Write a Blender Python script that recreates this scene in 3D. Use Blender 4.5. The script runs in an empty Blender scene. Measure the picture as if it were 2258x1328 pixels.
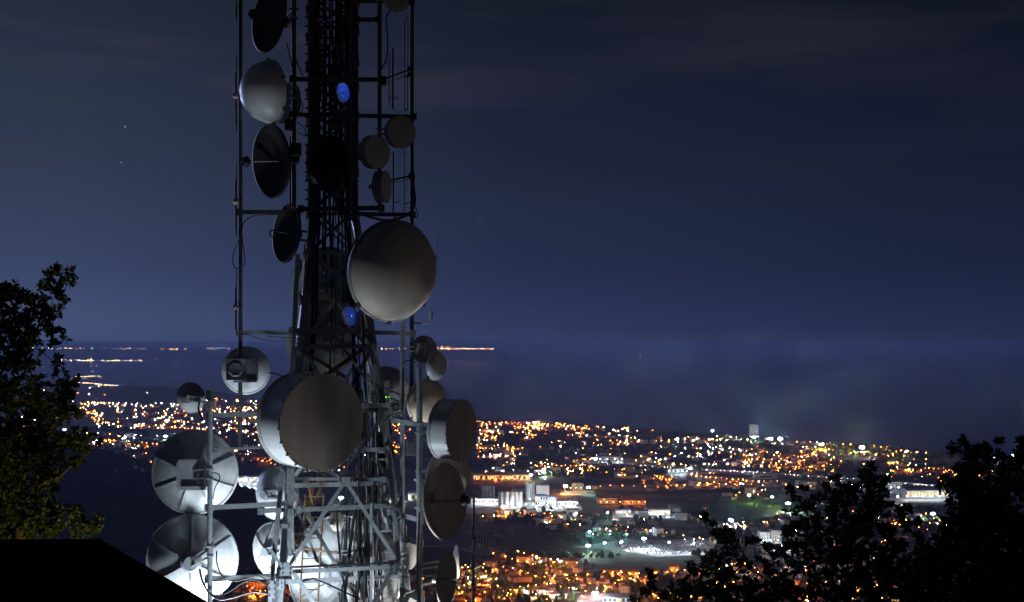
import bpy, math, random
from mathutils import Vector, Matrix, noise
PI = math.pi
SC = bpy.context.scene
COL = SC.collection
HAZE = 7e-5
TREE_LAMP_W = 160
DUSK = 0.78
H = 300.0          # camera height above the plain
F = 2726.0         # focal length in photo pixels (photo is 2258 wide)
YH = 758.0         # photo row of eye level
def at(px, py, Y): return Vector(((px - 1129.0) / F * Y, Y, H - (py - YH) / F * Y))
def gp(px, py, z=0.0):
    Y = (H - z) * F / (py - YH)
    return Vector(((px - 1129.0) / F * Y, Y, z))
def V(*a): return Vector(a)

# ------------------------------------------------------------------ mesh builder
class MB:
    def __init__(s): s.v = []; s.f = []; s.m = []; s.s = []
    def add(s, vs, fs, mi=0, smooth=False):
        b = len(s.v); s.v.extend([tuple(q) for q in vs])
        for f in fs:
            s.f.append(tuple(b + i for i in f)); s.m.append(mi); s.s.append(smooth)
        return s
    def box(s, c, size, rot=None, mi=0):
        c = Vector(c); hx, hy, hz = size[0] / 2, size[1] / 2, size[2] / 2
        vs = [V(x, y, z) for x in (-hx, hx) for y in (-hy, hy) for z in (-hz, hz)]
        if rot is not None: vs = [rot @ q for q in vs]
        s.add([q + c for q in vs], [(0, 1, 3, 2), (4, 6, 7, 5), (0, 4, 5, 1), (2, 3, 7, 6), (0, 2, 6, 4), (1, 5, 7, 3)], mi)
        return s
    def frame(s, p0, p1):
        d = (Vector(p1) - Vector(p0)); L = d.length; d = d / max(L, 1e-9)
        u = V(0, 0, 1) if abs(d.z) < 0.95 else V(0, 1, 0)
        a = d.cross(u).normalized(); b = a.cross(d).normalized()
        return d, a, b, L
    def beam(s, p0, p1, w, h=None, mi=0):
        h = h or w; p0 = Vector(p0); p1 = Vector(p1); d, a, b, L = s.frame(p0, p1)
        vs = []
        for p in (p0, p1):
            for (i, j) in ((-1, -1), (1, -1), (1, 1), (-1, 1)): vs.append(p + a * (i * w / 2) + b * (j * h / 2))
        s.add(vs, [(3, 2, 1, 0), (4, 5, 6, 7), (0, 1, 5, 4), (1, 2, 6, 5), (2, 3, 7, 6), (3, 0, 4, 7)], mi); return s
    def angle(s, p0, p1, w, t=0.012, mi=0):
        p0 = Vector(p0); p1 = Vector(p1); d, a, b, L = s.frame(p0, p1)
        s.beam(p0 + a * 0, p1 + a * 0, w, t, mi)
        o = a * (w / 2 - t / 2) + b * (w / 2 + t / 2); s.beam(p0 + o, p1 + o, t, w, mi); return s
    def tube(s, pts, r, n=8, mi=0, cap=True, smooth=True):
        pts = [Vector(p) for p in pts]; rs = r if isinstance(r, (list, tuple)) else [r] * len(pts)
        vs = []; fs = []; pa = None
        for i, p in enumerate(pts):
            d = (pts[min(i + 1, len(pts) - 1)] - pts[max(i - 1, 0)]).normalized()
            if pa is None:
                u = V(0, 0, 1) if abs(d.z) < 0.9 else V(1, 0, 0); a = d.cross(u).normalized()
            else:
                a = (pa - d * pa.dot(d)).normalized()
            b = d.cross(a); pa = a
            for k in range(n):
                t = 2 * PI * k / n; vs.append(p + (a * math.cos(t) + b * math.sin(t)) * rs[i])
        for i in range(len(pts) - 1):
            for k in range(n):
                k2 = (k + 1) % n; fs.append((i * n + k, i * n + k2, (i + 1) * n + k2, (i + 1) * n + k))
        s.add(vs, fs, mi, smooth)
        if cap:
            s.add(vs[:n], [tuple(range(n))[::-1]], mi); s.add(vs[-n:], [tuple(range(n))], mi)
        return s
    def lathe(s, prof, n=48, mi=0, M=None, smooth=True, sharp=()):
        vs = []; fs = []; rows = []
        for (r, z) in prof:
            if r < 1e-6: rows.append([len(vs)]); vs.append(V(0, 0, z))
            else:
                rows.append(list(range(len(vs), len(vs) + n)))
                for k in range(n):
                    t = 2 * PI * k / n; vs.append(V(r * math.cos(t), r * math.sin(t), z))
        for i in range(len(rows) - 1):
            A, B = rows[i], rows[i + 1]
            for k in range(n):
                k2 = (k + 1) % n
                if len(A) == 1 and len(B) == 1: continue
                if len(A) == 1: fs.append((A[0], B[k], B[k2]))
                elif len(B) == 1: fs.append((A[k], B[0], A[k2]))
                else: fs.append((A[k], B[k], B[k2], A[k2]))
        if M is not None: vs = [M @ q for q in vs]
        s.add(vs, fs, mi, smooth); return s
    def build(s, name, mats, parent=None, loc=None):
        me = bpy.data.meshes.new(name); me.from_pydata(s.v, [], s.f)
        for m in (mats if isinstance(mats, (list, tuple)) else [mats]): me.materials.append(m)
        me.polygons.foreach_set('material_index', s.m); me.polygons.foreach_set('use_smooth', s.s); me.update()
        o = bpy.data.objects.new(name, me); COL.objects.link(o)
        if parent is not None: o.parent = parent
        if loc is not None: o.location = loc
        return o
def tag(o, label=None, cat=None, group=None, kind=None):
    if label: o['label'] = label
    if cat: o['category'] = cat
    if group: o['group'] = group
    if kind: o['kind'] = kind
    return o
def thing(name, label, cat, loc=(0, 0, 0), rz=0.0, group=None):
    o = bpy.data.objects.new(name, None); COL.objects.link(o); o.location = loc; o.rotation_euler = (0, 0, rz)
    o.empty_display_size = 0.1
    return tag(o, label, cat, group)
def copy_tree(o, parent=None):
    c = o.copy(); COL.objects.link(c)
    if parent is not None: c.parent = parent
    for ch in list(o.children): copy_tree(ch, c)
    return c

# ------------------------------------------------------------------ materials
def mat(name, col, rough=0.6, metal=0.0, var=0.25, scale=6.0, bump=0.0, spec=0.5, streak=False):
    m = bpy.data.materials.new(name); m.use_nodes = True; nt = m.node_tree; N = nt.nodes; L = nt.links
    b = N['Principled BSDF']; b.inputs['Roughness'].default_value = rough; b.inputs['Metallic'].default_value = metal
    b.inputs['Specular IOR Level'].default_value = spec
    tc = N.new('ShaderNodeTexCoord'); nz = N.new('ShaderNodeTexNoise'); nz.inputs['Scale'].default_value = scale
    nz.inputs['Detail'].default_value = 5.0
    src = tc.outputs['Object']
    if streak:
        mp = N.new('ShaderNodeMapping'); mp.inputs['Scale'].default_value = (3.0, 0.4, 3.0) if streak == 'y' else (3.0, 3.0, 0.35)
        L.new(src, mp.inputs['Vector']); src = mp.outputs['Vector']
    L.new(src, nz.inputs['Vector'])
    r = N.new('ShaderNodeValToRGB')
    r.color_ramp.elements[0].position = 0.3; r.color_ramp.elements[1].position = 0.72
    r.color_ramp.elements[0].color = tuple(c * (1 - var) for c in col) + (1,)
    r.color_ramp.elements[1].color = tuple(min(1, c * (1 + var * 0.5)) for c in col) + (1,)
    L.new(nz.outputs['Fac'], r.inputs['Fac']); L.new(r.outputs['Color'], b.inputs['Base Color'])
    if bump:
        bp = N.new('ShaderNodeBump'); bp.inputs['Strength'].default_value = bump; bp.inputs['Distance'].default_value = 0.02
        L.new(nz.outputs['Fac'], bp.inputs['Height']); L.new(bp.outputs['Normal'], b.inputs['Normal'])
    return m
def emis(name, col, s, sample=True):
    m = bpy.data.materials.new(name); m.use_nodes = True; nt = m.node_tree; nt.nodes.clear()
    e = nt.nodes.new('ShaderNodeEmission'); e.inputs['Color'].default_value = tuple(col) + (1,); e.inputs['Strength'].default_value = s
    o = nt.nodes.new('ShaderNodeOutputMaterial'); nt.links.new(e.outputs[0], o.inputs[0])
    if not sample: m.cycles.emission_sampling = 'NONE'
    return m
M = {}
M['steel'] = mat('galvanised_steel', (0.42, 0.45, 0.48), 0.5, 0.35, 0.25, 9.0)
M['dark'] = mat('dark_and_shaded_steel', (0.12, 0.12, 0.13), 0.55, 0.3, 0.3, 8.0)  # also used on the upper tower, with its shade put into the colour
M['white'] = mat('white_paint', (0.74, 0.75, 0.76), 0.38, 0.0, 0.14, 1.6, streak=True)
M['alu'] = mat('aluminium_skin', (0.62, 0.64, 0.66), 0.5, 0.1, 0.16, 2.0, streak=True)
M['grey'] = mat('grey_paint', (0.36, 0.37, 0.38), 0.5, 0.0, 0.2, 3.0)
M['tan'] = mat('radome_fabric', (0.40, 0.368, 0.335), 0.75, 0.0, 0.24, 0.9, bump=0.03, streak='y')
M['cream'] = mat('cream_radome', (0.62, 0.56, 0.46), 0.55, 0.0, 0.16, 0.8, streak='y')
M['mesh'] = mat('black_mesh_reflector', (0.045, 0.043, 0.04), 0.6, 0.1, 0.25, 2.0)
M['black'] = mat('black_rubber', (0.018, 0.018, 0.02), 0.6, 0.0, 0.3, 12.0)
M['rust'] = mat('rusty_steel', (0.30, 0.17, 0.09), 0.75, 0.1, 0.45, 5.0)
M['beige'] = mat('beige_plastic', (0.60, 0.50, 0.36), 0.5)
M['green_led'] = emis('green_led', (0.25, 1.0, 0.05), 3.0)
M['blue_led'] = emis('blue_led', (0.10, 0.25, 1.0), 3.0)

# ------------------------------------------------------------------ camera, world
cd = bpy.data.cameras.new('camera'); cam = bpy.data.objects.new('camera', cd); COL.objects.link(cam)
cam.location = (0, 0, H); cam.rotation_euler = (PI / 2, 0, 0)
cd.sensor_width = 36.0; cd.lens = 36.0 * F / 2258.0; cd.shift_y = (YH - 664.0) / 2258.0
cd.clip_start = 0.1; cd.clip_end = 200000.0
SC.camera = cam
SC.view_settings.view_transform = 'Standard'; SC.view_settings.look = 'None'; SC.view_settings.exposure = 0.0; SC.view_settings.gamma = 1.0
SC.render.engine = 'CYCLES'
cy = SC.cycles; cy.use_denoising = True
try:
    cy.denoiser = 'OPENIMAGEDENOISE'; cy.denoising_input_passes = 'RGB_ALBEDO_NORMAL'; cy.denoising_prefilter = 'ACCURATE'
except Exception: pass
cy.use_light_tree = True; cy.max_bounces = 4; cy.diffuse_bounces = 2; cy.glossy_bounces = 2; cy.transmission_bounces = 2
cy.volume_bounces = 0; cy.sample_clamp_indirect = 3.0; cy.caustics_reflective = False; cy.caustics_refractive = False

def build_world():
    w = bpy.data.worlds.new('World'); SC.world = w; w.use_nodes = True; nt = w.node_tree; N = nt.nodes; L = nt.links
    bg = N['Background']; bg.inputs['Strength'].default_value = 1.0
    def math_(op, a, b=None, c=None, clamp=False):
        n = N.new('ShaderNodeMath'); n.operation = op; n.use_clamp = clamp
        for i, x in enumerate((a, b, c)):
            if x is None: continue
            if isinstance(x, (int, float)): n.inputs[i].default_value = x
            else: L.new(x, n.inputs[i])
        return n.outputs[0]
    def ramp(x, els):
        r = N.new('ShaderNodeValToRGB'); L.new(x, r.inputs['Fac']); e = r.color_ramp.elements
        e[0].position = els[0][0]; e[0].color = tuple(els[0][1]) + (1,)
        e[1].position = els[-1][0]; e[1].color = tuple(els[-1][1]) + (1,)
        for p, c in els[1:-1]:
            k = e.new(p); k.color = tuple(c) + (1,)
        return r.outputs['Color']
    def mixc(bt, f, a, b):
        n = N.new('ShaderNodeMix'); n.data_type = 'RGBA'; n.blend_type = bt
        if isinstance(f, (int, float)): n.inputs[0].default_value = f
        else: L.new(f, n.inputs[0])
        for i, x in ((6, a), (7, b)):
            if isinstance(x, tuple): n.inputs[i].default_value = x + (1,)
            else: L.new(x, n.inputs[i])
        return n.outputs[2]
    tc = N.new('ShaderNodeTexCoord'); sx = N.new('ShaderNodeSeparateXYZ'); L.new(tc.outputs['Generated'], sx.inputs[0])
    x, y, z = sx.outputs
    # night airglow: brightest near the sea horizon, deep navy overhead
    el = math_('MULTIPLY', z, 2.2, clamp=True)
    base = ramp(el, SKY_EL)
    az = math_('MULTIPLY_ADD', x, 0.9, 0.5, clamp=True)
    side = ramp(az, SKY_AZ)
    c = mixc('MULTIPLY', 1.0, base, side)
    # behind the camera the mountain side is darker
    back = math_('MULTIPLY_ADD', y, 0.7, 0.55, clamp=True)
    c = mixc('MULTIPLY', 1.0, c, ramp(back, [(0, (0.25, 0.25, 0.28)), (1, (1, 1, 1))]))
    # thin wisps of cloud lit by the towns
    mp = N.new('ShaderNodeMapping'); mp.inputs['Scale'].default_value = (3.4, 3.4, 26.0); mp.inputs['Rotation'].default_value = (0, math.radians(-10), 0)
    L.new(tc.outputs['Generated'], mp.inputs['Vector'])
    nz = N.new('ShaderNodeTexNoise'); nz.inputs['Scale'].default_value = 1.0; nz.inputs['Detail'].default_value = 6.0; nz.inputs['Roughness'].default_value = 0.55
    L.new(mp.outputs['Vector'], nz.inputs['Vector'])
    cl = ramp(nz.outputs['Fac'], [(0.47, (0, 0, 0)), (0.72, (1, 1, 1))])
    cl = math_('MULTIPLY', cl, ramp(az, [(0.0, (1.0,) * 3), (0.36, (0.9,) * 3), (0.5, (0.3,) * 3), (1.0, (0.2,) * 3)]))
    amt = math_('MULTIPLY', cl, ramp(el, [(0.0, (0.0,) * 3), (0.18, (0.05,) * 3), (0.38, (0.35,) * 3), (0.5, (0.75,) * 3), (0.8, (0.4,) * 3)]))
    c = mixc('MIX', amt, c, (0.050, 0.043, 0.064))
    # a few stars
    vo = N.new('ShaderNodeTexVoronoi'); vo.inputs['Scale'].default_value = 34.0; L.new(tc.outputs['Generated'], vo.inputs['Vector'])
    st = math_('LESS_THAN', vo.outputs['Distance'], 0.023)
    sr = N.new('ShaderNodeSeparateColor'); L.new(vo.outputs['Color'], sr.inputs[0])
    st = math_('MULTIPLY', st, math_('GREATER_THAN', sr.outputs[0], 0.75))
    st = math_('MULTIPLY', st, math_('GREATER_THAN', z, 0.1))
    c = mixc('MIX', math_('MULTIPLY', st, 0.9), c, (0.22, 0.25, 0.33))
    L.new(c, bg.inputs['Color'])
SKY_EL = [(0.0, (.0275, .040, .106)), (.05, (.0255, .037, .099)), (.128, (.0195, .0275, .073)), (.3, (.0138, .0195, .046)), (.49, (.0096, .0135, .0300)), (.62, (.0072, .010, .021)), (1.0, (.004, .006, .012))]
SKY_AZ = [(0.0, (2.4, 2.4, 2.0)), (.2, (2.1, 2.16, 1.76)), (.36, (1.45, 1.46, 1.32)), (.5, (1.03, 1.03, 1.02)), (.765, (.68, .68, .72)), (1.0, (.52, .52, .56))]
build_world()

# ------------------------------------------------------------------ terrain
COAST = [(-2500, 815), (-600, 822), (0, 838), (150, 846), (200, 843), (340, 851), (420, 863), (500, 876), (700, 896), (900, 909), (1000, 916), (1060, 922), (1300, 934), (1450, 947), (1560, 957), (1800, 977), (2000, 991), (2258, 1001), (3200, 1030), (5000, 1060)]
def lerp_tab(t, x):
    if x <= t[0][0]: return t[0][1]
    for (a, b), (c, d) in zip(t, t[1:]):
        if x <= c: return b + (d - b) * (x - a) / (c - a)
    return t[-1][1]
RIDGE = [(-900, 1016, 2300), (0, 981, 2200), (120, 1001, 2150), (206, 1022, 2050), (270, 1042, 2000), (337, 1066, 1920), (440, 1088, 1850), (520, 1100, 1800), (650, 1136, 1740), (860, 1205, 1690), (960, 1232, 1670)]
def hill_pts():
    out = []
    for px, py, Y in RIDGE: out.append(at(px, py, Y))
    return out
HP = hill_pts()
def ground_h(x, y):
    r = math.hypot(x, y)
    # the hill we stand on
    zn = 298.2 - 0.33 * math.hypot(x, max(y, 0.0))
    if y < 0: zn = 298.2 + 0.42 * (-y) - 0.33 * abs(x)
    zn = min(zn, 316.0)
    h = max(zn, 0.0)
    if r < 60: return h + 0.25 * noise.noise(V(x * 0.2, y * 0.2, 3.1)) - 0.2 * (r > 3)
    # wooded spur on the left
    if 900 < y < 3600 and x < 400:
        best = 1e9; bz = 0
        for a, b in zip(HP, HP[1:]):
            ax, ay, bx, by = a.x, a.y, b.x, b.y
            L2 = (bx - ax) ** 2 + (by - ay) ** 2
            t = max(0, min(1, ((x - ax) * (bx - ax) + (y - ay) * (by - ay)) / L2))
            dx, dy = ax + t * (bx - ax) - x, ay + t * (by - ay) - y
            d = math.hypot(dx, dy)
            if d < best: best = d; bz = a.z + t * (b.z - a.z)
        wdt = 160 + bz * 2.2
        k = max(0.0, 1 - (best / wdt) ** 2)
        h = max(h, bz * k * k * (1 + 0.10 * noise.noise(V(x * 0.012, y * 0.012, 0))))
    # low dark headland far off on the left
    if 5200 < y < 8600:
        px = x / y * F + 1129
        e = math.exp(-((px - 300) / 190) ** 2) * math.exp(-((y - 7000) / 700) ** 2)
        h = max(h, 62 * e)
    return h
def build_terrain():
    cols = [-180 + 10 * i for i in range(15)] + [-30 + 0.4 * i for i in range(151)] + [31 + 10 * i for i in range(15)]
    rad = [2 * (1.16 ** i) for i in range(20)] ; rad = [r for r in rad if r < 40]
    fr = []
    r = 40.0
    while r < 2600: fr.append(r); r *= 1.035
    nfar = 30
    vs = [V(0, 0, ground_h(0, 0))]; fs = []
    idx = []
    for a in cols:
        t = math.radians(a); ca, sa = math.cos(t), math.sin(t); row = []
        if ca > 0.15:
            px = 1129 + F * math.tan(t); rc = H * F / (lerp_tab(COAST, px) - YH) / ca
        else: rc = 30000.0
        rc = max(rc, 2700)
        R = rad + fr + [2600 * (rc / 2600) ** ((i + 1) / nfar) for i in range(nfar)]
        for q in R:
            x, y = q * sa, q * ca
            row.append(len(vs)); vs.append(V(x, y, ground_h(x, y)))
        row.append(len(vs)); vs.append(V(rc * sa, rc * ca, -4.0))
        idx.append(row)
    n = len(cols)
    for i in range(n):
        j = (i + 1) % n
        A, B = idx[i], idx[j]
        fs.append((0, B[0], A[0]))
        for k in range(len(A) - 1): fs.append((A[k], B[k], B[k + 1], A[k + 1]))
    mb = MB(); mb.add(vs, fs, 0, True)
    m = bpy.data.materials.new('plain_ground'); m.use_nodes = True; nt = m.node_tree; N = nt.nodes; L = nt.links
    b = N['Principled BSDF']; b.inputs['Roughness'].default_value = 0.9; b.inputs['Specular IOR Level'].default_value = 0.1
    tc = N.new('ShaderNodeTexCoord')
    vo = N.new('ShaderNodeTexVoronoi'); vo.inputs['Scale'].default_value = 0.011; L.new(tc.outputs['Object'], vo.inputs['Vector'])
    nz = N.new('ShaderNodeTexNoise'); nz.inputs['Scale'].default_value = 0.05; nz.inputs['Detail'].default_value = 8.0; L.new(tc.outputs['Object'], nz.inputs['Vector'])
    r1 = N.new('ShaderNodeValToRGB'); sp = N.new('ShaderNodeSeparateColor'); L.new(vo.outputs['Color'], sp.inputs[0]); L.new(sp.outputs[0], r1.inputs['Fac'])
    e = r1.color_ramp.elements; e[0].color = (0.030, 0.045, 0.022, 1); e[1].color = (0.10, 0.085, 0.055, 1)
    k = e.new(0.5); k.color = (0.055, 0.07, 0.03, 1); k = e.new(0.75); k.color = (0.13, 0.12, 0.10, 1); r1.color_ramp.interpolation = 'CONSTANT'
    r2 = N.new('ShaderNodeValToRGB'); L.new(nz.outputs['Fac'], r2.inputs['Fac']); e = r2.color_ramp.elements
    e[0].position = 0.35; e[0].color = (0.35, 0.35, 0.35, 1); e[1].position = 0.65; e[1].color = (1.25, 1.25, 1.25, 1)
    mx = N.new('ShaderNodeMix'); mx.data_type = 'RGBA'; mx.blend_type = 'MULTIPLY'; mx.inputs[0].default_value = 1.0
    L.new(r1.outputs['Color'], mx.inputs[6]); L.new(r2.outputs['Color'], mx.inputs[7]); L.new(mx.outputs[2], b.inputs['Base Color'])
    o = mb.build('ground', m); tag(o, kind='structure')
    # sea
    mb = MB(); R = 60000.0; n = 160
    mb.add([V(0, 0, -1.5)] + [V(R * math.sin(2 * PI * i / n), R * math.cos(2 * PI * i / n), -1.5) for i in range(n)], [(0, (i + 1) % n + 1, i + 1) for i in range(n)])
    m = bpy.data.materials.new('sea_water'); m.use_nodes = True; nt = m.node_tree; N = nt.nodes; L = nt.links
    b = N['Principled BSDF']; b.inputs['Base Color'].default_value = (0.012, 0.022, 0.055, 1); b.inputs['Roughness'].default_value = 0.24
    tc = N.new('ShaderNodeTexCoord'); nz = N.new('ShaderNodeTexNoise'); nz.inputs['Scale'].default_value = 0.02; nz.inputs['Detail'].default_value = 4.0
    L.new(tc.outputs['Object'], nz.inputs['Vector']); bp = N.new('ShaderNodeBump'); bp.inputs['Strength'].default_value = 0.10; bp.inputs['Distance'].default_value = 1.0
    L.new(nz.outputs['Fac'], bp.inputs['Height']); L.new(bp.outputs['Normal'], b.inputs['Normal'])
    tag(mb.build('sea', m), kind='structure')
build_terrain()

# assumed dusk light added low over the sea, left of frame, brightening haze
l = bpy.data.lights.new('assumed_dusk_glow', 'SUN'); l.energy = DUSK; l.color = (.46, .52, 1.0); l.angle = math.radians(14)
o = bpy.data.objects.new('assumed_dusk_glow', l); COL.objects.link(o); o.rotation_euler = (-V(-math.sin(math.radians(38)) * math.cos(math.radians(6)), math.cos(math.radians(38)) * math.cos(math.radians(6)), math.sin(math.radians(6)))).to_track_quat('-Z', 'Y').to_euler()
# ------------------------------------------------------------------ lattice tower
Y0 = 38.2
def axis_px(py): return 733 + max(0, py - 470) * 0.016
def half_px(py): return 45 if py <= 470 else 45 + (py - 470) * 0.108
ROT = math.radians(13)
def corner(i, py):
    c = at(axis_px(py), py, Y0); h = half_px(py) * Y0 / F
    sx, sy = ((-1, -1), (1, -1), (1, 1), (-1, 1))[i]
    x, y = sx * h, sy * h
    return V(c.x + x * math.cos(ROT) - y * math.sin(ROT), c.y + x * math.sin(ROT) + y * math.cos(ROT), c.z)
tower = thing('lattice_tower', 'tall steel lattice tower carrying microwave dishes, floodlit from its foot', 'tower', at(745, 1790, Y0))
TI = Matrix.Translation(-Vector(tower.location))
def tpart(mb, name, m):
    mb.v = [tuple(TI @ Vector(q)) for q in mb.v]; return mb.build(name, m, tower)
LV = [-110, -48, 14, 76, 138, 200, 262, 324, 386, 470, 565, 665, 768, 905, 1060, 1257, 1480, 1790]
for i in range(4):
    mb = MB()
    for a, b in ((-110, 470), (470, 1790)):
        w = 0.17 if a < 0 else 0.2
        mb.angle(corner(i, a), corner(i, b), w, 0.03, 1 if a < 0 else 0)  # upper leg length darker: lack of light painted into the steel colour
        d = corner(i, b) - corner(i, a)
    for py in LV[1:-1]:
        mb.box(corner(i, py), (0.24, 0.24, 0.3), mi=1 if py <= 470 else 0)
        for k in range(4): mb.box(corner(i, py) + V(0.05 - 0.1 * (k % 2), -0.135, -0.09 + 0.06 * k), (0.03, 0.03, 0.03), mi=1)
    tpart(mb, 'leg', [M['steel'], M['dark']])
for li in range(len(LV) - 1):
    a, b = LV[li], LV[li + 1]
    for f in range(4):
        j = (f + 1) % 4
        A, B, C, D = corner(f, a), corner(j, a), corner(f, b), corner(j, b)
        if b <= 470 or li < 11:
            mb = MB(); w = 0.06 if b <= 470 else 0.08
            mb.angle(A, D, w); mb.angle(B + (C - B) * 0.0, C, w); mb.angle(A, B, w + 0.01)
            tpart(mb, 'cross_brace', M['dark'] if b <= 470 else M['steel'])  # upper braces take the darker colour in place of shade
        else:
            mid = (A + B) / 2; mid2 = (C + D) / 2
            w = 0.10
            mb = MB(); mb.angle(C, D, w + 0.02, 0.016); tpart(mb, 'horizontal_beam', M['steel'])
            if li % 2 == 0: tri = ((A, mid2), (B, mid2))
            else: tri = ((C, mid), (D, mid))
            for p, q in tri:
                mb = MB(); mb.angle(p, q, w); tpart(mb, 'diagonal_brace', M['steel'] if (f != 1 and f != 2) else M['grey'])
            if f in (0, 1) and li >= 14:
                e1, e2 = (tri[0][0] + tri[0][1]) / 2, (tri[1][0] + tri[1][1]) / 2
                l1 = (A + C) / 2; l2 = (B + D) / 2
                mb = MB(); mb.angle(e1, l1, 0.06); tpart(mb, 'secondary_brace', M['rust'] if f else M['steel'])
                mb = MB(); mb.angle(e2, l2, 0.06); tpart(mb, 'secondary_brace', M['steel'])
# inner diaphragm frames
for py in (665, 905, 1060, 1200):
    mb = MB()
    for i in range(4): mb.beam((corner(i, py) + corner((i + 1) % 4, py)) / 2, (corner((i + 1) % 4, py) + corner((i + 2) % 4, py)) / 2, 0.06)
    tpart(mb, 'inner_frame', M['rust'])
# poles: (px, py top, py bottom, Y, radius)
POLES = [(530, -60, 1000, 36.9, 0.062), (648, -60, 470, 36.7, 0.068), (837, -60, 462, 36.7, 0.062), (908, -60, 912, 36.9, 0.062),
         (887, 700, 1790, 36.4, 0.068), (463, 862, 1790, 36.0, 0.078), (925, 806, 1790, 35.8, 0.088), (641, 1034, 1215, 35.55, 0.100),
         (765, 160, 330, 36.9, 0.05), (640, 300, 470, 37.4, 0.03), (752, 1105, 1270, 37.6, 0.05), (820, 1110, 1330, 36.1, 0.055)]
for px, t, b, Y, r in POLES:
    mb = MB()
    mb.tube([at(px, t, Y), at(px, b if b < 1700 else b, Y)], r, 12)
    tpart(mb, 'antenna_pole', M['dark'] if b <= 470 or px in (908, 530) else M['steel'])  # high and outer poles: unlit look put into the base colour
# booms: (x0,y0,Y),(x1,y1,Y), w, h
BOOMS = [((524, 468, 37.0), (660, 468, 37.0), .10, .13), ((780, 472, 37.0), (914, 474, 37.0), .10, .12), ((660, 461, 36.8), (845, 459, 36.8), .09, .14),
         ((524, 734, 36.95), (660, 733, 36.9), .10, .13), ((815, 733, 36.8), (914, 736, 36.8), .10, .13), ((640, 730, 36.75), (822, 729, 36.75), .08, .16),
         ((642, 175, 36.8), (846, 176, 36.8), .09, .13), ((643, 253, 36.8), (916, 258, 36.85), .09, .12), ((784, 43, 37.0), (838, 44, 36.8), .08, .12),
         ((786, 2, 37.0), (912, 6, 36.9), .09, .12), ((843, 176, 36.8), (908, 152, 36.95), .03, .05), ((843, 186, 36.8), (908, 163, 36.95), .02, .02),
         ((843, 403, 36.8), (912, 386, 36.95), .03, .05), ((843, 408, 36.8), (912, 392, 36.95), .02, .02),
         ((455, 916, 36.1), (640, 913, 36.6), .10, .14), ((470, 992, 36.05), (640, 984, 36.4), .05, .08), ((455, 1120, 36.1), (640, 1110, 36.3), .10, .14),
         ((572, 1127, 35.7), (640, 1124, 35.7), .09, .13), ((655, 1124, 35.7), (886, 1114, 36.3), .12, .13), ((455, 1277, 36.1), (640, 1269, 36.2), .10, .14),
         ((640, 1056, 35.9), (850, 1057, 36.1), .08, .09), ((795, 896, 36.7), (890, 892, 36.4), .10, .13), ((860, 926, 36.6), (930, 938, 35.9), .09, .14),
         ((795, 992, 36.6), (858, 991, 36.4), .09, .12), ((858, 1128, 36.4), (930, 1148, 35.9), .09, .14), ((888, 1186, 36.2), (930, 1200, 35.9), .09, .13),
         ((885, 1300, 36.2), (932, 1325, 35.9), .09, .14), ((613, 1262, 35.75), (872, 1250, 35.75), .08, .11), ((617, 1252, 35.9), (868, 1241, 35.9), .08, .05),
         ((652, 835, 36.6), (700, 828, 36.6), .08, .1), ((648, 768, 36.6), (818, 766, 36.6), .07, .08), ((683, 1222, 37.4), (800, 1217, 37.4), .06, .12), ((800, 1275, 36.5), (925, 1272, 36.0), .05, .05)]
for p0, p1, w, h in BOOMS:
    mb = MB(); a, b = at(*p0), at(*p1); mb.beam(a, b, w, h)
    d = (b - a).normalized()
    for q, sgn in ((a, 1), (b, -1)):
        mb.box(q + d * (0.05 * sgn), (0.17, 0.19, h + 0.07))
        for k in (-1, 1): mb.box(q + d * (0.05 * sgn) + V(k * 0.05, -0.1, 0.05 * k), (0.03, 0.03, 0.03))
    tpart(mb, 'outrigger_boom', M['dark'] if p0[1] < 480 else M['steel'])  # upper booms are coloured dark to stand in for shade
# front K frame in galvanised angle near the foot
KB = [((640, 1250, 35.7), (762, 1066, 35.9), .09), ((762, 1066, 35.9), (880, 1250, 35.8), .09), ((646, 1266, 35.7), (735, 1400, 35.5), .11), ((868, 1258, 35.75), (790, 1400, 35.5), .10),
      ((756, 1050, 36.0), (850, 912, 36.6), .09), ((688, 1020, 36.2), (752, 1062, 36.0), .11), ((622, 1040, 35.9), (601, 1250, 35.6), .12), ((601, 1250, 35.6), (590, 1400, 35.4), .12),
      ((596, 1215, 35.6), (622, 1255, 35.65), .06), ((655, 770, 36.8), (760, 835, 36.9), .1), ((812, 766, 36.8), (700, 845, 36.9), .1),
      ((700, 690, 37.2), (850, 900, 36.6), .06), ((850, 905, 36.5), (880, 1250, 36.0), .12), ((655, 1130, 36.2), (700, 1240, 36.0), .07), ((815, 760, 36.9), (862, 960, 36.5), .14),
      ((656, 560, 37.2), (640, 905, 36.9), .12), ((700, 1046, 37.5), (660, 1200, 37.0), .08), ((722, 1046, 37.5), (692, 1120, 37.2), .08), ((676, 1050, 37.2), (690, 1115, 37.2), .06)]
for k, (p0, p1, w) in enumerate(KB):
    mb = MB(); mb.angle(at(*p0), at(*p1), w, 0.018); tpart(mb, 'front_brace', M['rust'] if k in (9, 10, 16, 17, 18) else M['steel'])
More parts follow.
